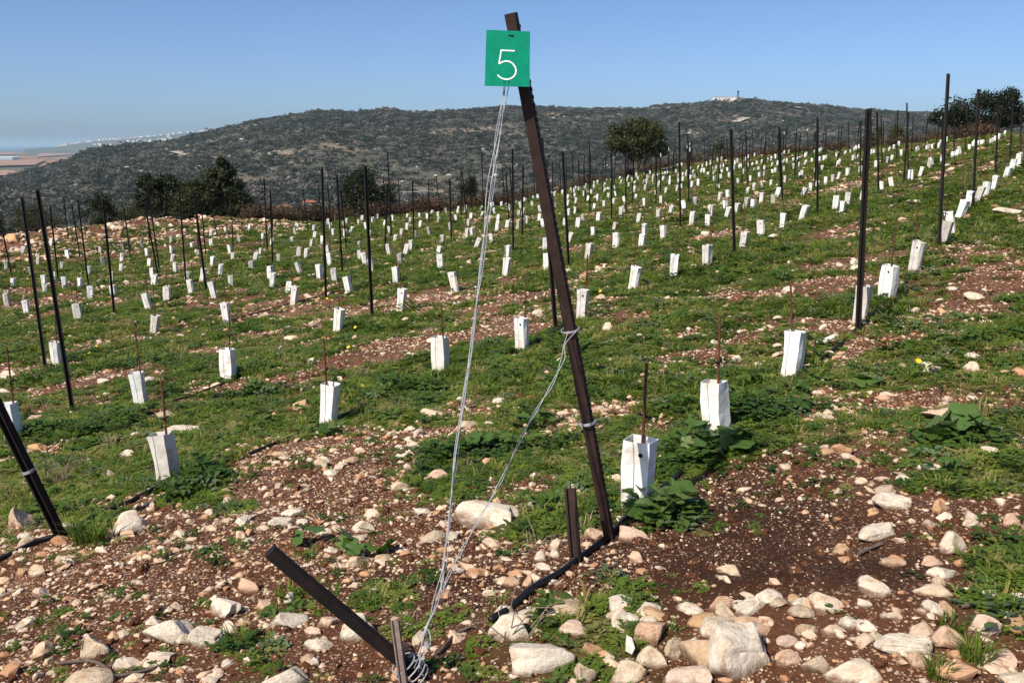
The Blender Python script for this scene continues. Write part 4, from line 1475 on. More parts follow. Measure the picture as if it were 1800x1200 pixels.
# the belt of rocks along the bottom of the picture
bx_, by_ = polar_pts(900, 2.5, 3.6, R(33))
u_, v_ = project(bx_, by_, height(bx_, by_, False))
kb = (u_ > 830) & (u_ < 1830) & (v_ > 1085 - .03 * (u_ - 900)) & (v_ < 1215)
X = np.concatenate([X, bx_[kb][:120]]); Y = np.concatenate([Y, by_[kb][:120]]); sz = np.concatenate([sz, np.clip(RNG.lognormal(-3.05, .35, min(120, kb.sum())), .025, .085)])
order = np.argsort(-sz / np.hypot(X, Y))[:260]
Z = height(X, Y)
for n_, i in enumerate(order):
    s_ = sz[i]
    if np.min(np.hypot(rock_xy[:, 0] - X[i], rock_xy[:, 1] - Y[i]) - rock_xy[:, 2]) < s_:
        continue
    o = obj('stone', STONES[n_ % 10])
    fl = random.uniform(.38, .75)
    o.scale = (s_, s_ * random.uniform(.55, .95), s_ * fl)
    o.rotation_euler = (random.uniform(-.2, .2), random.uniform(-.2, .2), random.uniform(0, 6.28))
    o.location = (X[i], Y[i], Z[i] + s_ * fl * .10)
    tn = random.choice([W_, W_, W_, .1, PK, TN, OR_, GY])
    o['tone'] = tn
    u_, v_ = project(X[i], Y[i], Z[i])
    cn = {W_: 'white', .1: 'cream', PK: 'pinkish', TN: 'cream', OR_: 'orange', GY: 'greyish'}[tn]
    where = ('in the left foreground gravel' if u_ < 450 else 'in the centre foreground gravel' if u_ < 1050 else 'on the dark soil and gravel at right') if v_ > 900 else \
            ('around the near left guards' if u_ < 600 else 'between the wires and the numbered post' if u_ < 1000 else 'on the grass right of the numbered post' if u_ < 1400 else 'on the grassy right slope') if v_ > 640 else \
            ('in the left mid-field' if u_ < 600 else 'in the central mid-field' if u_ < 1200 else 'in the right mid-field')
    best = min(RKP, key=lambda r_: (r_[0] - X[i]) ** 2 + (r_[1] - Y[i]) ** 2)
    if (best[0] - X[i]) ** 2 + (best[1] - Y[i]) ** 2 < (.55 + .05 * math.hypot(X[i], Y[i])) ** 2:
        where = 'beside the ' + best[2]
    tag(o, 'small %s loose stone %s' % (cn, where), 'stone', 'loose stones on the field')

# smaller stones and gravel, far too many to count
def gravel(n, r0, r1, mu, sd, smin, smax, pw, seed_s, thmax=R(38)):
    X, Y = polar_pts(n, r0, r1, thmax)
    g = grass_mask(X, Y)
    cl = fbm(X / 0.9, Y / 0.9, 3, seed_s)
    ok = (RNG.uniform(size=n) < (1 - g) ** pw * (0.25 + 1.5 * sstep(.35, .65, cl))) & keep_field(X, Y)
    X, Y = X[ok], Y[ok]
    s_ = np.clip(RNG.lognormal(mu, sd, len(X)), smin, smax)
    u, v = project(X, Y, height(X, Y, False))
    soil = np.exp(-(((u - 1290) / 190) ** 2 + ((v - 950 + .12 * (u - 1290)) / 110) ** 2)) + np.exp(-(((u - 1500) / 160) ** 2 + ((v - 1040) / 50) ** 2))
    kp = RNG.uniform(size=len(X)) > np.clip(soil * 1.1, 0, 1) * sstep(.002, .012, s_) * .97
    return X[kp], Y[kp], s_[kp]


parts = [gravel(70000, 2.3, 7.5, -5.55, .72, .0018, .04, 1.0, 81), gravel(10500, 2.3, 9, -4.2, .60, .008, .07, .8, 82), gravel(9000, 2.0, 9, -4.6, .7, .004, .07, .8, 81, R(57)), gravel(46000, 6, 16, -4.45, .50, .006, .06, .65, 83), gravel(36000, 14, 36, -3.6, .50, .012, .16, .6, 84), gravel(16000, 30, 95, -2.75, .45, .03, .3, .75, 85)]
for (n0, r0, r1, mu, smin, smax) in ((4200, 5, 14, -3.95, .010, .08), (9500, 12, 34, -3.4, .015, .15), (11000, 30, 90, -2.75, .03, .26)):
    X, Y = polar_pts(n0, r0, r1, R(36))
    cl = fbm(X / 2.5, Y / 2.5, 3, 87)
    qf = rowq(X, Y); qf = qf - np.floor(qf)
    ok = keep_field(X, Y) & (RNG.uniform(size=n0) < (.12 + 1.5 * sstep(.42, .66, cl)) * (.45 + .9 * np.exp(-((qf - .68) / .22) ** 2)))
    parts.append((X[ok], Y[ok], np.clip(RNG.lognormal(mu, .45, ok.sum()), smin, smax)))
# the stony bank on the left
X, Y = polar_pts(20000, 34, 52, R(33))
th = np.arctan2(X, Y); Re = np.interp(th, _eth, _eR); dR = np.hypot(X, Y) - Re
ok = (th < -0.22) & (dR > -8.5) & (dR < 0.8) & (RNG.uniform(size=len(X)) < (0.25 + 1.2 * sstep(.35, .6, fbm(X / 1.3, Y / 1.3, 3, 88))))
parts.append((X[ok], Y[ok], np.clip(RNG.lognormal(-2.6, .55, ok.sum()), .03, .26)))
X = np.concatenate([p[0] for p in parts]); Y = np.concatenate([p[1] for p in parts]); s_ = np.concatenate([p[2] for p in parts])
Z = height(X, Y); n = len(X)
scl = np.stack([s_, s_ * RNG.uniform(.45, .95, n), s_ * RNG.uniform(.30, .65, n)], 1)
rot = np.stack([RNG.normal(0, .25, n), RNG.normal(0, .25, n), RNG.uniform(0, 6.28, n)], 1)
scatter('gravel', np.stack([X, Y, Z + scl[:, 2] * .10], 1), rot, scl, RNG.integers(0, 9, n), PEBBLES, 'loose limestone gravel and pebbles strewn over the red brown soil', 'gravel')
print('gravel', n)

# clods of the red soil between the stones
CLODS = [rock_mesh('clod', 340 + i, 2, M['ground'], cuts=5, rough=0.22) for i in range(4)]
X, Y = polar_pts(16000, 2.3, 11, R(36))
g = grass_mask(X, Y)
ok = RNG.uniform(size=len(X)) < (1 - g) * (.1 + 1.4 * sstep(.4, .65, fbm(X / .6, Y / .6, 3, 98)))
X, Y = X[ok], Y[ok]; n = len(X)
s_ = np.clip(RNG.lognormal(-4.3, .55, n), .006, .05)
scatter('soil_clods', np.stack([X, Y, height(X, Y)], 1), RNG.uniform(-.4, .4, (n, 3)) + np.array([0, 0, 1]) * RNG.uniform(0, 6, (n, 1)), np.stack([s_, s_ * RNG.uniform(.6, 1, n), s_ * RNG.uniform(.4, .8, n)], 1), RNG.integers(0, 4, n), CLODS, 'crumbs and clods of red brown soil', 'soil clods')

# ------------------------------------------------------------------ grass, clover and weeds
TUFTS = [clover_mesh(1, mat=M['clover']), clover_mesh(2, 40, .08, .035, .012, M['clover']), clover_mesh(3, 52, .07, .055, .010, M['clover']),
         blade_mesh(4, mat=M['blade']), blade_mesh(5, 40, .06, .075, .003, .9, M['blade']), blade_mesh(6, 30, .04, .12, .0035, .5, M['blade']),
         weed_mesh(7, 26, .09, .07, .035, M['weed']), weed_mesh(8, 30, .11, .13, .045, M['weed']), weed_mesh(9, 34, .10, .10, .030, M['greyweed']), blade_mesh(10, 26, .05, .09, .0025, .9, M['dry'], 'dry_tuft')]


def greens(n, r0, r1, smul, probs, bias=0.0, thmax=R(38)):
    X, Y = polar_pts(n, r0, r1, thmax)
    g = grass_mask(X, Y)
    ok = (RNG.uniform(size=n) < np.clip(1.35 * g - 0.12 + bias, 0, 1) ** 1.3) & keep_field(X, Y)
    X, Y, g = X[ok], Y[ok], g[ok]
    s_ = smul * RNG.uniform(.65, 1.3, len(X)) * (0.65 + 0.5 * g) * (0.7 + 0.6 * fbm(X / .8, Y / .8, 2, 91))
    return X, Y, s_, RNG.choice(10, len(X), p=probs)


pn = np.array([.25, .24, .21, .10, .11, .02, .04, .01, .015, .03]); pn /= pn.sum()
pf = np.array([.20, .20, .18, .15, .15, .04, .04, .02, .01, .035]); pf /= pf.sum()
parts = [greens(13500, 2.0, 7, .78, pn, thmax=R(57)), greens(26000, 6, 13, .95, pn, thmax=R(52)), greens(40000, 12, 27, 1.25, pf), greens(42000, 25, 55, 1.9, pf), greens(34000, 50, 98, 3.0, pf)]
# small weeds coming up singly between the stones
X, Y = polar_pts(2600, 2.3, 6.5, R(38))
ok = RNG.uniform(size=2600) < sstep(.46, .68, fbm(X / .5, Y / .5, 3, 99))
parts.append((X[ok], Y[ok], RNG.uniform(.25, .6, ok.sum()), RNG.choice([0, 1, 6, 4, 6], ok.sum())))
for (x, y, rx, ry, m) in ((1240, 800, 70, 26, 70), (1340, 728, 75, 28, 60), (1175, 908, 36, 18, 16), (345, 850, 55, 22, 36), (725, 690, 70, 18, 36), (850, 795, 90, 22, 36), (160, 745, 100, 26, 44), (240, 640, 60, 16, 20), (460, 690, 70, 18, 24), (1350, 455, 60, 12, 24), (1530, 530, 40, 22, 18), (1670, 780, 60, 20, 20)):
    c0, _d = ground_hit(x, y)
    k0 = _d / F
    wx = c0.x + RNG.normal(0, rx * k0 * .6, m); wy = c0.y + RNG.normal(0, ry * k0 * 1.3, m)
    parts.append((wx, wy, RNG.uniform(.7, 1.3, m), RNG.choice([7, 7, 6, 8], m)))
# taller growth along the rows, around the guards
rows_x, rows_y = [], []
for (gx, gy) in placed:
    for _ in range(4 if math.hypot(gx, gy) < 25 else 1):
        rows_x.append(gx + random.gauss(0.10, .22)); rows_y.append(gy + random.gauss(0.14, .22))
rx, ry = np.array(rows_x), np.array(rows_y)
Rr = np.hypot(rx, ry)
okr = keep_field(rx, ry) & ~((Rr < 5.2) & (rx < .75))
parts.append((rx[okr], ry[okr], RNG.uniform(.6, 1.3, okr.sum()) * (1 + Rr[okr] / 70), RNG.choice([5, 7, 6, 3, 7], okr.sum())))
X = np.concatenate([p[0] for p in parts]); Y = np.concatenate([p[1] for p in parts]); s_ = np.concatenate([p[2] for p in parts]); ix = np.concatenate([p[3] for p in parts])
# not on top of the big rocks
near = np.ones(len(X), bool)
for (a, b_, rr) in rock_xy:
    near &= (np.hypot(X - a, Y - b_) > rr * 0.95)
X, Y, s_, ix = X[near], Y[near], s_[near], ix[near]
n = len(X)
rot = np.stack([RNG.normal(0, .12, n), RNG.normal(0, .12, n), RNG.uniform(0, 6.28, n)], 1)
scatter('grass', np.stack([X, Y, height(X, Y)], 1), rot, np.stack([s_, s_, s_ * RNG.uniform(.45, .90, n)], 1), ix, TUFTS, 'low green grass, clover and weeds covering the field', 'grass')
print('grass', n)

# thick single tufts of grass
TUFTBIG = [blade_mesh(30 + i, 110, .07, .17, .0042, .75, M['blade']) for i in range(3)]
for i, (x, y, sc_, lab) in enumerate([(160, 955, .95, 'thick dark grass tuft at the leaning post foot'), (345, 850, .75, 'grass tuft right of the nearest left guard base'), (715, 690, .9, 'grass clump left of the wires in the middle'), (1715, 1160, .52, 'bright grass tuft between pink rocks in the lower right'),
                                      (795, 660, .8, 'grass tuft at the third guard of the second row'), (1190, 505, .8, 'tall grass by a guard in the centre right'), (1650, 1190, .38, 'grass tuft at the bottom edge, right'), (480, 470, 1.0, 'dark grass tuft beside a guard in the left mid-field'), (690, 580, 1.0, 'grass clump beside a tall black post'), (1530, 545, .8, 'grass tuft at the fourth guard of the sign row')]):
    p, d = ground_hit(x, y)
    o = obj('grass_tuft', TUFTBIG[i % 3], None, p)
    o.scale = (sc_,) * 3; o.rotation_euler = (0, 0, i)
    tag(o, lab, 'grass tuft', 'thick grass tufts')


# broad-leaved plants: every large leaf is a part
def broad_leaf(seed):
    rg = np.random.default_rng(seed)
    vs = [(0, 0, 0)]
    n = 30
    for r_, dz in ((.5, .010), (1.0, .004)):
        for k in range(n):
            a = 2 * math.pi * k / n
            lobe = 1 + .13 * math.cos(5 * a) + rg.normal() * .025
            notch = 1 - .75 * math.exp(-((a - math.pi) / .22) ** 2)
            q_ = r_ * lobe * notch
            vs.append((q_ * math.cos(a), q_ * math.sin(a), dz * 10 * r_ * (1 + .5 * math.cos(5 * a)) + rg.normal() * .03 * r_))
    fs = [(0, 1 + k, 1 + (k + 1) % n) for k in range(n)] + [(1 + k, 1 + n + k, 1 + n + (k + 1) % n, 1 + (k + 1) % n) for k in range(n)]
    return mesh_from('leaf', vs, fs, M['broad'], True)


LEAVES = [broad_leaf(i) for i in range(5)]
tb = MB(); tb.tube([(0, 0, 0), (0, 0, 1)], .03, 5); STALK = tb.mesh('stalk', M['broad'])
for i, (x, y, n, rad, ls, lab) in enumerate([(1245, 800, 30, .19, .042, 'broad leaved green plant in front of the second guard'), (1300, 795, 7, .10, .066, 'low plant with one large lobed leaf right of the second guard'), (1165, 915, 14, .13, .046, 'broad leaved plant at the first guard base'), (1195, 905, 5, .08, .045, 'small yellowing plant right of the first guard base'),
                                             (850, 795, 7, .13, .055, 'broad leaved plant between the wires at mid height'), (935, 750, 10, .15, .062, 'broad leaved plant left of the numbered post'), (640, 975, 9, .13, .055, 'dark broad leaved plant in the centre foreground'), (540, 960, 3, .05, .042, 'small upright leafed plant above the tilted stub'),
                                             (1670, 775, 8, .15, .070, 'broad leaved plant on the right slope below the domed rock'), (595, 765, 6, .11, .045, 'leafy plant right of the second guard of the second row'), (465, 745, 5, .10, .05, 'leafy plant in the grass left of centre'), (1525, 685, 4, .08, .07, 'single large leaved plant in the right grass'), (1230, 775, 7, .10, .045, 'leafy plant directly left of the second guard')]):
    p, d = ground_hit(x, y)
    o = empty('leafy_plant', p)
    tag(o, lab, 'plant', 'broad leaved plants')
    for k in range(n):
        a = random.uniform(0, 6.28); r_ = rad * math.sqrt(random.uniform(.02, 1))
        q_ = Vector((r_ * math.cos(a), r_ * math.sin(a) * .8, 0))
        q_.z = H1(p.x + q_.x, p.y + q_.y) - p.z + random.uniform(.06, .14) * (1.2 - r_ / rad * .6)
        lf = obj('leaf', LEAVES[k % 5], o, q_)
        z_ = ls * random.uniform(.6, 1.2)
        lf.scale = (z_, z_, z_ * .8)
        lf.rotation_euler = (random.gauss(.30, .30), random.gauss(0, .3), random.uniform(0, 6.28))
        st = obj('stalk', STALK, o, Vector((q_.x * .3, q_.y * .3, q_.z - .09)))
        dv = q_ - st.location
        st.rotation_euler = dv.to_track_quat('Z', 'Y').to_euler()
        st.scale = (.09, .09, dv.length)

# yellow flowers
fm = MB()
for k in range(9):
    a = 2 * math.pi * k / 9
    c_, s2 = math.cos(a), math.sin(a)
    fm.add([(0, 0, .0), (c_ * .6 - s2 * .22, s2 * .6 + c_ * .22, .12), (c_, s2, .2), (c_ * .6 + s2 * .22, s2 * .6 - c_ * .22, .12)], [(0, 1, 2, 3)])
FLOWER = fm.mesh('flower', M['yellow'])
for i, (x, y) in enumerate([(575, 534), (583, 537), (557, 548), (640, 559), (718, 543), (625, 588), (613, 625), (569, 608), (637, 696), (624, 709), (867, 609), (1026, 506), (1055, 525), (1612, 660), (1090, 518), (1255, 488), (1330, 445), (697, 596), (158, 632), (170, 620), (725, 560), (590, 541), (1165, 420), (1300, 520), (798, 600)]):
    p, d = ground_hit(x, y)
    o = obj('flower', FLOWER, None, p + Vector((0, 0, .10)))
    z_ = .020 * (1 + d / 30)
    o.scale = (z_,) * 3
    o.rotation_euler = (.55, random.gauss(0, .2), i)
    tag(o, 'tiny yellow flower in the grass %s' % ('near the leaning guard left of centre' if 540 < x < 650 else 'around the tall post left of the wires' if 650 <= x < 870 else 'by the left black posts' if x < 300 else 'in the right half of the field'), 'flower', 'yellow flowers')

# dry stalks, twigs, scraps
for i, (x, y, n, hh, lab) in enumerate([(110, 850, 26, .24, 'dry grey thistle twigs left of the nearest left guard'), (905, 1120, 10, .20, 'dead dry stalks beside the white rock at bottom centre')]):
    p, d = ground_hit(x, y)
    mb = MB()
    for k in range(n):
        a = random.uniform(0, 6.28)
        q0 = p + Vector((random.gauss(0, .05), random.gauss(0, .04), 0))
        q1 = q0 + Vector((math.cos(a) * .09, math.sin(a) * .07, hh * random.uniform(.3, .7)))
        q2_ = q1 + Vector((math.cos(a) * .10, math.sin(a) * .08, hh * random.uniform(-.1, .4)))
        mb.tube([q0, q1, q2_], [.0022, .0017, .0008], 4)
    o = mb.build('dry_twigs', M['dry']); tag(o, lab, 'dry twigs')
for i, (px, rad, lab) in enumerate([([(105, 1170), (160, 1166), (190, 1180), (205, 1192), (260, 1182), (290, 1172)], .006, 'crooked dead stick in the lower left corner'), ([(1510, 978), (1530, 968), (1550, 960)], .007, 'short dark stick on the right gravel'), ([(1030, 1012), (1062, 1004), (1085, 995)], .005, 'thin dead twig right of the drip pipe'),
                                    ([(1585, 630), (1605, 638), (1622, 644)], .006, 'grey dead stick on the right grass'), ([(1690, 1072), (1725, 1065), (1750, 1070)], .005, 'grey twig near the right edge'), ([(770, 1155), (800, 1120), (830, 1105)], .006, 'dead stick right of the stub foot')]):
    pts = [ground_hit(x, y)[0] + Vector((0, 0, .012)) for x, y in px]
    mb = MB(); mb.tube(curve_pts(pts, 4), rad, 6)
    o = mb.build('dead_stick', M['twig']); tag(o, lab, 'stick', 'dead sticks')
for i, (x, y, w, lab) in enumerate([(1450, 606, .20, 'torn white guard sheet lying by the drip pipe'), (1105, 1152, .075, 'crumpled white plastic scrap among the bottom rocks')]):
    p, d = ground_hit(x, y)
    mb = MB()
    a = [(-1, -.35, 0), (-.2, -.5, .12), (.9, -.1, .35), (1, .35, .42), (.1, .3, .16), (-.8, .2, .05)]
    b2 = [(q_[0], q_[1], q_[2] + .03) for q_ in a]
    mb.add([tuple(c * w / 2 for c in q_) for q_ in a + b2], [(5, 4, 1, 0), (4, 3, 2, 1), (6, 7, 10, 11), (7, 8, 9, 10), (0, 1, 7, 6), (1, 2, 8, 7), (2, 3, 9, 8), (3, 4, 10, 9), (4, 5, 11, 10), (5, 0, 6, 11)])
    o = mb.build('white_scrap', M['guard']); o.location = p + Vector((0, 0, .03)); o.rotation_euler = (.1, 0, .35 + i)
    tag(o, lab, 'scrap')

# ------------------------------------------------------------------ trees at the edge of the field
def tree(name, label, x, ybase, d, hw, hh, trunk_frac, seed, nclump=26, leaves=5200, cone=False, group='trees beyond the field', lobes=None):
    rg = np.random.default_rng(seed)
    base = P(x, ybase, d)
    base.z = H1(base.x, base.y) - .05
    top = P(x, ybase, d).z
    hgt = hh * d / F; wid = hw * d / F
    root = empty(name, base)
    tag(root, label, 'tree', group)
    lift = max(0.0, top - base.z)
    th_ = hgt * trunk_frac + lift
    H = hgt + lift
    mb = MB()
    clumps = []
    for k in range(nclump):
        if lobes:
            lx, lz, lr = lobes[k % len(lobes)]
            dd = rg.normal(size=3); dd /= np.linalg.norm(dd)
            c = np.array([lx * wid, 0, lift + lz * hgt]) + dd * lr * wid * rg.uniform(.25, 1.0) * np.array([1, .9, .8])
            rr = lr * wid * rg.uniform(.42, .72)
        else:
            zt = rg.uniform(0.0, 1.0)
            rad = (1 - zt) ** .6 if cone else math.sqrt(max(0.05, 1 - (2 * zt - .9) ** 2))
            a = rg.uniform(0, 6.28)
            c = np.array([math.cos(a) * rad * wid * .42 * rg.uniform(.2, 1), math.sin(a) * rad * wid * .38 * rg.uniform(.2, 1), th_ + zt * (H - th_) * .92])
            rr = wid * rg.uniform(.15, .26)
        clumps.append((c, rr))
    tr = 0.045 * hgt
    nst = 3 if trunk_frac > .2 else 1
    for s2 in range(nst):
        a = 6.28 * s2 / nst + .4
        q1 = Vector((math.cos(a) * wid * .10 * (nst > 1), math.sin(a) * wid * .1 * (nst > 1), th_ * .75))
        q2_ = Vector((q1.x * 2.4, q1.y * 2.4, th_ + (H - th_) * .55))
        mb.tube(curve_pts([Vector((math.cos(a) * .08, math.sin(a) * .08, -.2)), q1, q2_], 4), [tr * (1 - .09 * i) / (1.0 if nst == 1 else 1.5) for i in range(9)], 7)
    for c, rr in clumps[::2]:
        st = Vector((c[0] * .25, c[1] * .25, th_ * .9))
        e = Vector(c)
        mid = st.lerp(e, .5) + Vector((0, 0, .08 * hgt))
        mb.tube([st, mid, e], [tr * .35, tr * .22, tr * .08], 5)
    mb.build('trunk', M['bark'], root)
    n = int(leaves * 1.7)
    ci = rg.integers(0, nclump, n)
    C = np.array([c for c, _ in clumps])[ci]; RRr = np.array([r_ for _, r_ in clumps])[ci]
    dv = rg.normal(size=(n, 3)); dv /= np.linalg.norm(dv, axis=1)[:, None]
    pos_ = C + dv * (RRr * np.abs(rg.normal(.72, .30, n)))[:, None] * np.array([1, 1, .85])
    s2 = hgt * rg.uniform(.017, .034, n)
    nr_ = dv + rg.normal(size=(n, 3)) * .6; nr_ /= np.linalg.norm(nr_, axis=1)[:, None]
    e1 = np.cross(nr_, rg.normal(size=(n, 3))); e1 /= np.linalg.norm(e1, axis=1)[:, None]
    e2 = np.cross(nr_, e1)
    V = np.stack([pos_ - e1 * s2[:, None], pos_ - e2 * (s2 * .55)[:, None], pos_ + e1 * s2[:, None], pos_ + e2 * (s2 * .55)[:, None]], 1).reshape(-1, 3)
    V[:, 2] = np.maximum(V[:, 2], .02)
    me = bpy.data.meshes.new('crown')
    me.vertices.add(n * 4); me.vertices.foreach_set('co', V.astype(np.float32).ravel())
    me.loops.add(n * 4); me.loops.foreach_set('vertex_index', np.arange(n * 4, dtype=np.int32))
    me.polygons.add(n); me.polygons.foreach_set('loop_start', np.arange(0, n * 4, 4, dtype=np.int32))
    me.update(calc_edges=True)
    me.materials.append(M['treeleaf'])
    obj('crown', me, root)
    return root


tree('round_tree', 'lone dark evergreen tree with pale stems at the field edge', 1118, 318, 84 * S, 94, 92, .17, 1, 70, 13000, lobes=[(-.22, .70, .30), (.20, .72, .30), (0, .86, .24), (-.36, .60, .20), (.38, .58, .20), (0, .58, .26)])
tree('wide_tree', 'big dark tree with an uneven crown at the right edge', 1716, 246, 76 * S, 142, 84, .12, 2, 60, 10000, lobes=[(-.30, .55, .20), (-.05, .66, .26), (.15, .80, .22), (.36, .60, .20), (-.42, .40, .14), (.10, .40, .28), (.30, .86, .12), (.44, .40, .14)])
tree('tall_tree', 'tall dark cypress like tree at the right end of the left clump', 398, 394, 57 * S, 92, 110, .05, 3, 66, 9500, lobes=[(-.05, .80, .20), (-.16, .62, .26), (.10, .55, .30), (.28, .32, .28), (-.20, .30, .30), (.02, .95, .12)])
tree('dark_tree', 'dark spiky tree at the left end of the left clump', 290, 396, 57 * S, 90, 90, .05, 4, 60, 8000, lobes=[(-.30, .82, .16), (-.10, .76, .20), (.12, .78, .18), (.30, .62, .22), (-.25, .45, .28), (.15, .40, .32)])
tree('dark_shrub', 'dark shrub between the two tall left trees', 342, 394, 57 * S, 95, 74, .05, 5, 40, 6500)
tree('olive_shrub', 'olive green loose bush left of the dark clump', 178, 402, 57 * S, 60, 66, .05, 6, 30, 2600)
tree('low_shrub', 'dark low bush at the foot of the olive bush', 232, 398, 59 * S, 60, 42, .05, 7, 22, 3000)
tree('low_shrub', 'low dark bush behind the nearest left posts', 66, 414, 58 * S, 110, 50, .05, 8, 30, 4200)
tree('low_shrub', 'dark bush at the left picture edge', -5, 430, 58 * S, 70, 52, .05, 9, 24, 3000)
tree('centre_bush', 'rounded dark bush left of centre beyond the field', 638, 390, 60 * S, 116, 84, .05, 10, 46, 8000)
tree('small_bush', 'small bush behind posts left of the hanging wires', 828, 372, 66 * S, 56, 60, .05, 11, 26, 3600)
tree('small_bush', 'small green bush right of the lone round tree', 1266, 286, 96 * S, 48, 34, .05, 12, 20, 2600)
tree('small_bush', 'small shrub at right below the hill, the left of two', 1541, 264, 82 * S, 34, 40, .15, 13, 18, 2000)
tree('small_bush', 'small shrub at right below the hill, the right of two', 1573, 262, 82 * S, 36, 42, .15, 14, 18, 2000)
tree('small_bush', 'low bush under the red roofed houses', 556, 392, 70 * S, 50, 34, .05, 15, 18, 2200)

# brown thorny brush along the edge
BR = [twiggy_mesh(600 + i, 26, 1.0, M['brush']) for i in range(5)]
bx = []
for _ in range(1500):
    u_ = random.uniform(440, 1720)
    dens = 1.0 if 470 < u_ < 1070 else .8
    if random.random() > dens:
        continue
    a = math.atan2((u_ - 900) / F, CP)
    Re = float(np.interp(a, _eth, _eR)) + random.uniform(.3, 9)
    bx.append((Re * math.sin(a), Re * math.cos(a)))
bx = np.array(bx); n = len(bx)
Zb = height(bx[:, 0], bx[:, 1])
hs = RNG.uniform(.5, 1.25, n)
scatter('dry_brush', np.stack([bx[:, 0], bx[:, 1], Zb - .05], 1), np.stack([np.zeros(n), np.zeros(n), RNG.uniform(0, 6.28, n)], 1), np.stack([hs * 1.2, hs * 1.2, hs], 1), RNG.integers(0, 5, n), BR, 'brown leafless thorn brush along the far edge of the field', 'brush')

# ------------------------------------------------------------------ the far hill: scrub, tracks, houses
BU = [bush_mesh(700 + i, 170, M['scrub'], .7 + .1 * (i % 3)) for i in range(8)]
N0 = 120000
r_ = np.sqrt(RNG.uniform(330 ** 2, 1290 ** 2, N0)); t_ = RNG.uniform(-R(36), R(36), N0)
X, Y = r_ * np.sin(t_), r_ * np.cos(t_)
cl = fbm(X / 60, Y / 60, 4, 95)
ok = (RNG.uniform(size=N0) < np.clip(.26 + 1.9 * (cl - .27), 0.12, 1)) & (RNG.uniform(size=N0) > 1.15 * bare_mask(X, Y)) & (r_ < np.interp(t_, _rth, _rR) + 15)
X, Y = X[ok], Y[ok]; n = len(X)
sz = np.clip(RNG.lognormal(.62, .42, n), .9, 5.0) * (.75 + .5 * cl[ok])
scatter('hill_scrub', np.stack([X, Y, height(X, Y) - .2], 1), np.stack([np.zeros(n), np.zeros(n), RNG.uniform(0, 6.28, n)], 1), np.stack([sz * 1.15, sz * 1.15, sz], 1), RNG.integers(0, 8, n), BU, 'dense dark scrub and bushes covering the far hill', 'scrub')
print('scrub', n)


HR = [rock_mesh('hill_rock', 360 + i, 1, M['hillrock'], cuts=5, rough=.15) for i in range(4)]
r_ = np.sqrt(RNG.uniform(400 ** 2, 1260 ** 2, 16000)); t_ = RNG.uniform(-R(36), R(36), 16000)
X, Y = r_ * np.sin(t_), r_ * np.cos(t_)
ok = (RNG.uniform(size=16000) < .06 + 1.3 * sstep(.55, .72, fbm(X / 55, Y / 55, 4, 105))) & (r_ < np.interp(t_, _rth, _rR))
X, Y = X[ok], Y[ok]; n = len(X)
sz = np.clip(RNG.lognormal(.0, .45, n), .4, 2.6)
scatter('hill_rocks', np.stack([X, Y, height(X, Y)], 1), np.stack([np.zeros(n), np.zeros(n), RNG.uniform(0, 6.28, n)], 1), np.stack([sz * 1.3, sz, sz * .7], 1), RNG.integers(0, 4, n), HR, 'pale limestone outcrops showing between the scrub of the far hill', 'rocks')


def hill_hit(x, y):
    return ground_hit(x, y, 250, 1500, 1500)[0]


for lab, px, w in [('pale dirt track across the left slope of the hill', [(306, 267), (322, 271), (345, 276), (375, 280), (410, 283)], 4.5), ('pale dirt road running down from the hilltop tower', [(1338, 179), (1360, 183), (1390, 188), (1420, 193), (1450, 196)], 7.0), ('short pale dirt road bend on the hill below the tower', [(1268, 214), (1285, 217), (1300, 212), (1312, 208)], 5.0)]:
    pts = curve_pts([hill_hit(x, y) for x, y in px], 6)
    mb = MB()
    vs_ = []
    for i, p in enumerate(pts):
        t2 = (pts[min(i + 1, len(pts) - 1)] - pts[max(i - 1, 0)]); t2.z = 0; t2.normalize()
        s2 = Vector((t2.y, -t2.x, 0)) * w
        for sg_ in (-1, 1):
            q_ = p + s2 * sg_
            q_.z = max(H1(q_.x, q_.y), p.z) + .5
            vs_.append(q_)
    mb.add(vs_, [(2 * i, 2 * i + 1, 2 * i + 3, 2 * i + 2) for i in range(len(pts) - 1)])
    o = mb.build('dirt_track', M['track']); kind(o, 'structure'); o['label'] = lab


def house(name, label, loc, w, dpt, h, roof, yaw, wins=2, group=None, cat='house'):
    o = empty(name, loc, (0, 0, yaw))
    tag(o, label, cat, group)
    mb = MB(); mb.box((-w / 2, -dpt / 2, -1.5), (w / 2, dpt / 2, h)); mb.build('wall', M['wallw'] if roof or 'valley' not in name else M['wallt'], o)
    mb = MB()
    if roof:
        e = .5; rh = h * .45
        mb.add([(-w / 2 - e, -dpt / 2 - e, h + .02), (w / 2 + e, -dpt / 2 - e, h + .02), (w / 2 + e, dpt / 2 + e, h + .02), (-w / 2 - e, dpt / 2 + e, h + .02), (-w / 4, 0, h + rh), (w / 4, 0, h + rh)],
               [(0, 1, 5, 4), (1, 2, 5), (2, 3, 4, 5), (3, 0, 4), (3, 2, 1, 0)])
        mb.build('roof', M['roofr'], o)
    else:
        mb.box((-w / 2 - .2, -dpt / 2 - .2, h + .02), (w / 2 + .2, dpt / 2 + .2, h + .4)); mb.build('roof', M['wallt'], o)
    for k in range(wins):
        cx_ = -w / 2 + w * (k + .5) / wins
        mb = MB(); mb.box((cx_ - .6, -dpt / 2 - .05, h * .35), (cx_ + .6, -dpt / 2 + .02, h * .75)); mb.build('window', M['glass'], o)
    return o


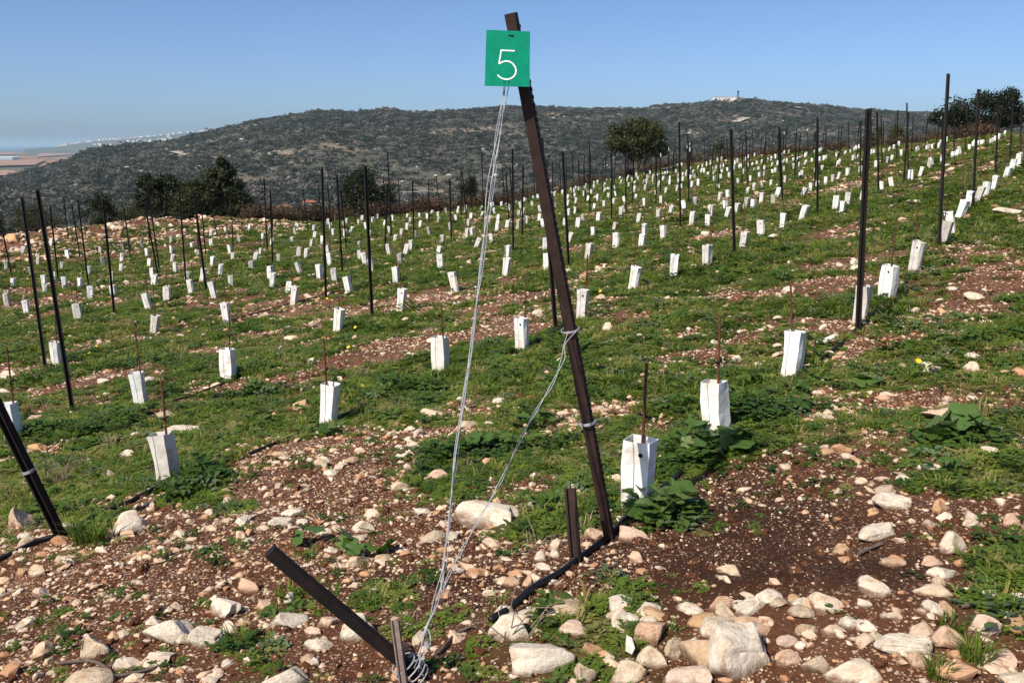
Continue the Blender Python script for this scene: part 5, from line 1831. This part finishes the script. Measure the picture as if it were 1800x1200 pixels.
for x, y, w, roof, lab in [(500, 372, 24, True, 'white house with a red roof beyond the field, left of two'), (545, 363, 22, True, 'red roofed house half hidden by a bush, right of two'),
                           (722, 347, 26, False, 'pale flat roofed house at left in the valley'), (746, 344, 20, False, 'pale house with whitish wall at right in the valley')]:
    p = ground_hit(x, y, 150, 1500, 1500)[0]
    w = w * p.length / F
    house('valley_house', lab, p, w, w * .7, w * .34, roof, .3, 2, 'houses in the valley')

# the hilltop
tp = hill_hit(1297, 176)
o = empty('lookout_tower', tp); tag(o, 'thin lookout tower on the pale hilltop', 'tower')
mb = MB()
for a, b_ in ((-1, -1), (1, -1), (1, 1), (-1, 1)):
    mb.tube([(a * 1.2, b_ * 1.2, -1), (a * .6, b_ * .6, 9.5)], .22, 6)
mb.build('mast', M['darkrust'], o)
mb = MB(); mb.box((-1.1, -1.1, 9.5), (1.1, 1.1, 11.2)); mb.build('cabin', M['darkrust'], o)
house('hilltop_house', 'white low building left of the lookout tower', hill_hit(1266, 177) + Vector((0, 0, .5)), 18, 9, 4, False, .1, 4, cat='building')
house('hilltop_house', 'small pale building beside the lookout tower foot', hill_hit(1290, 176) + Vector((0, 0, .5)), 9, 6, 3, False, -.1, 2, cat='building')

# ------------------------------------------------------------------ the coast far off at left
CR = [(40, 262), (100, 258), (130, 253), (170, 248), (220, 244), (260, 241), (300, 237), (350, 232), (400, 228), (460, 225), (520, 232), (640, 240)]
crx = [c[0] for c in CR]; cry = [c[1] for c in CR]
RC = 7200.0
nx_, ny_ = 160, 16
vs_, fs_ = [], []
for i in range(nx_):
    u_ = 40 + 600 * i / (nx_ - 1)
    zt = P(u_, float(np.interp(u_, crx, cry)), RC).z
    for j in range(ny_):
        t2 = j / (ny_ - 1)
        dd = RC - 2400 + 3600 * t2
        q_ = P(u_, 255, dd)
        prof_ = math.sin(min(t2 / .667, 1) * math.pi / 2) ** 1.6 if t2 <= .667 else math.cos((t2 - .667) / .333 * math.pi / 2)
        hgt = ZPL - 6 + (zt - ZPL + 6) * prof_
        vs_.append((q_.x, q_.y, hgt + (vnoise(u_ / 9, dd / 300, 5) - .5) * 8 * prof_ * (1 - prof_ * .7)))
for i in range(nx_ - 1):
    for j in range(ny_ - 1):
        a = i * ny_ + j
        fs_.append((a, a + ny_, a + ny_ + 1, a + 1))
mcr, nt, b = new_mat('coast_scrub')
n1 = noise(nt, 0.006, 6, 0.6, geo_pos(nt))
rp = ramp(nt, [(0.35, (0.045, 0.055, 0.035)), (0.6, (0.10, 0.10, 0.065)), (0.75, (0.24, 0.17, 0.11))])
nt.links.new(n1.outputs[0], rp.inputs[0]); nt.links.new(rp.outputs[0], b.inputs['Base Color']); b.inputs['Roughness'].default_value = 1
o = obj('coastal_ridge', mesh_from('coastal_ridge', vs_, fs_, mcr, True)); kind(o, 'structure')


def ridge_point(u_, t2):
    zt = P(u_, float(np.interp(u_, crx, cry)), RC).z
    dd = RC - 2400 + 3600 * t2
    q_ = P(u_, 255, dd)
    q_.z = ZPL - 6 + (zt - ZPL + 6) * math.sin(min(t2 / .667, 1) * math.pi / 2) ** 1.6
    return q_


for i in range(95):
    band = i % 3
    if band == 2:
        u_ = random.uniform(165, 305); t2 = random.uniform(.30, .44)
    else:
        u_ = random.choice([random.uniform(105, 220), random.uniform(215, 420)]); t2 = random.uniform(.57, .66)
    p = ridge_point(u_, t2)
    w = random.uniform(9, 26); h_ = random.uniform(6, 13) * (2.0 if random.random() < .08 else 1)
    o = empty('town_house', p, (0, 0, random.uniform(-.6, .6)))
    tag(o, 'tiny white house of the far town %s' % ('on the skyline' if band < 2 else 'below the skyline'), 'house', 'houses of the far town')
    mb = MB(); mb.box((-w / 2, -w * .35, -4), (w / 2, w * .35, h_)); mb.build('wall', M['wallw'], o)
    if random.random() < .4:
        mb = MB(); mb.add([(-w / 2 - .5, -w * .4, h_ + .05), (w / 2 + .5, -w * .4, h_ + .05), (w / 2 + .5, w * .4, h_ + .05), (-w / 2 - .5, w * .4, h_ + .05), (-w / 4, 0, h_ * 1.4), (w / 4, 0, h_ * 1.4)], [(0, 1, 5, 4), (1, 2, 5), (2, 3, 4, 5), (3, 0, 4)])
        mb.build('roof', M['roofr'], o)
# ploughed fields and a greenhouse on the plain
mbf, nt, b = new_mat('ploughed_soil')
n1 = noise(nt, 0.01, 5, 0.6, geo_pos(nt)); rp = ramp(nt, [(0.3, (0.26, 0.12, 0.07)), (0.7, (0.40, 0.24, 0.16))])
nt.links.new(n1.outputs[0], rp.inputs[0]); nt.links.new(rp.outputs[0], b.inputs['Base Color']); b.inputs['Roughness'].default_value = 1
for i, quad in enumerate([[(-60, 300), (50, 299), (58, 306), (-60, 310)], [(70, 270), (160, 263), (162, 269), (62, 276)], [(-60, 284), (80, 281), (62, 290), (-60, 293)], [(-60, 270), (20, 269), (28, 272), (-60, 273)]]):
    vs_ = []
    for x, y in quad:
        r2 = ray(x, y); dd = (ZPL + 4 - CAMZ) / r2[2]
        vs_.append((r2[0] * dd, r2[1] * dd, ZPL + 4 + .3 * i))
    o = obj('ploughed_field', mesh_from('ploughed_field', vs_, [(0, 1, 2, 3)], mbf)); kind(o, 'structure')
r2 = ray(-10, 279); dd = (ZPL + 4 - CAMZ) / r2[2]
o = empty('greenhouse', (r2[0] * dd, r2[1] * dd, ZPL + 4), (0, 0, .35)); tag(o, 'long pale greenhouse on the plain at the left edge', 'greenhouse')
mb = MB()
for k in range(10):
    mb.add([(-70, k * 16 - 80, 4), (70, k * 16 - 80, 4), (70, k * 16 - 72, 7), (-70, k * 16 - 72, 7), (70, k * 16 - 64, 4), (-70, k * 16 - 64, 4)], [(0, 1, 2, 3), (3, 2, 4, 5)])
mb.build('roof', M['greenhouse'], o)
mb = MB(); mb.box((-69.5, -79.5, -6), (69.5, 79.5, 3.9)); mb.build('wall', M['greenhouse'], o)

# ------------------------------------------------------------------ the air
mh = bpy.data.materials.new('thin_haze'); mh.use_nodes = True
nt = mh.node_tree
for n_ in list(nt.nodes):
    if n_.type != 'OUTPUT_MATERIAL':
        nt.nodes.remove(n_)
pv = nt.nodes.new('ShaderNodeVolumePrincipled')
pv.inputs['Color'].default_value = (0.60, 0.84, 1.0, 1)
pv.inputs['Density'].default_value = 7.5e-5
pv.inputs['Anisotropy'].default_value = 0.0
nt.links.new(pv.outputs[0], nt.nodes['Material Output'].inputs['Volume'])
mb = MB(); mb.box((-72000, -2000, ZPL - 9), (72000, 72000, CAMZ + 110))
o = mb.build('haze', mh)
kind(o, 'stuff')
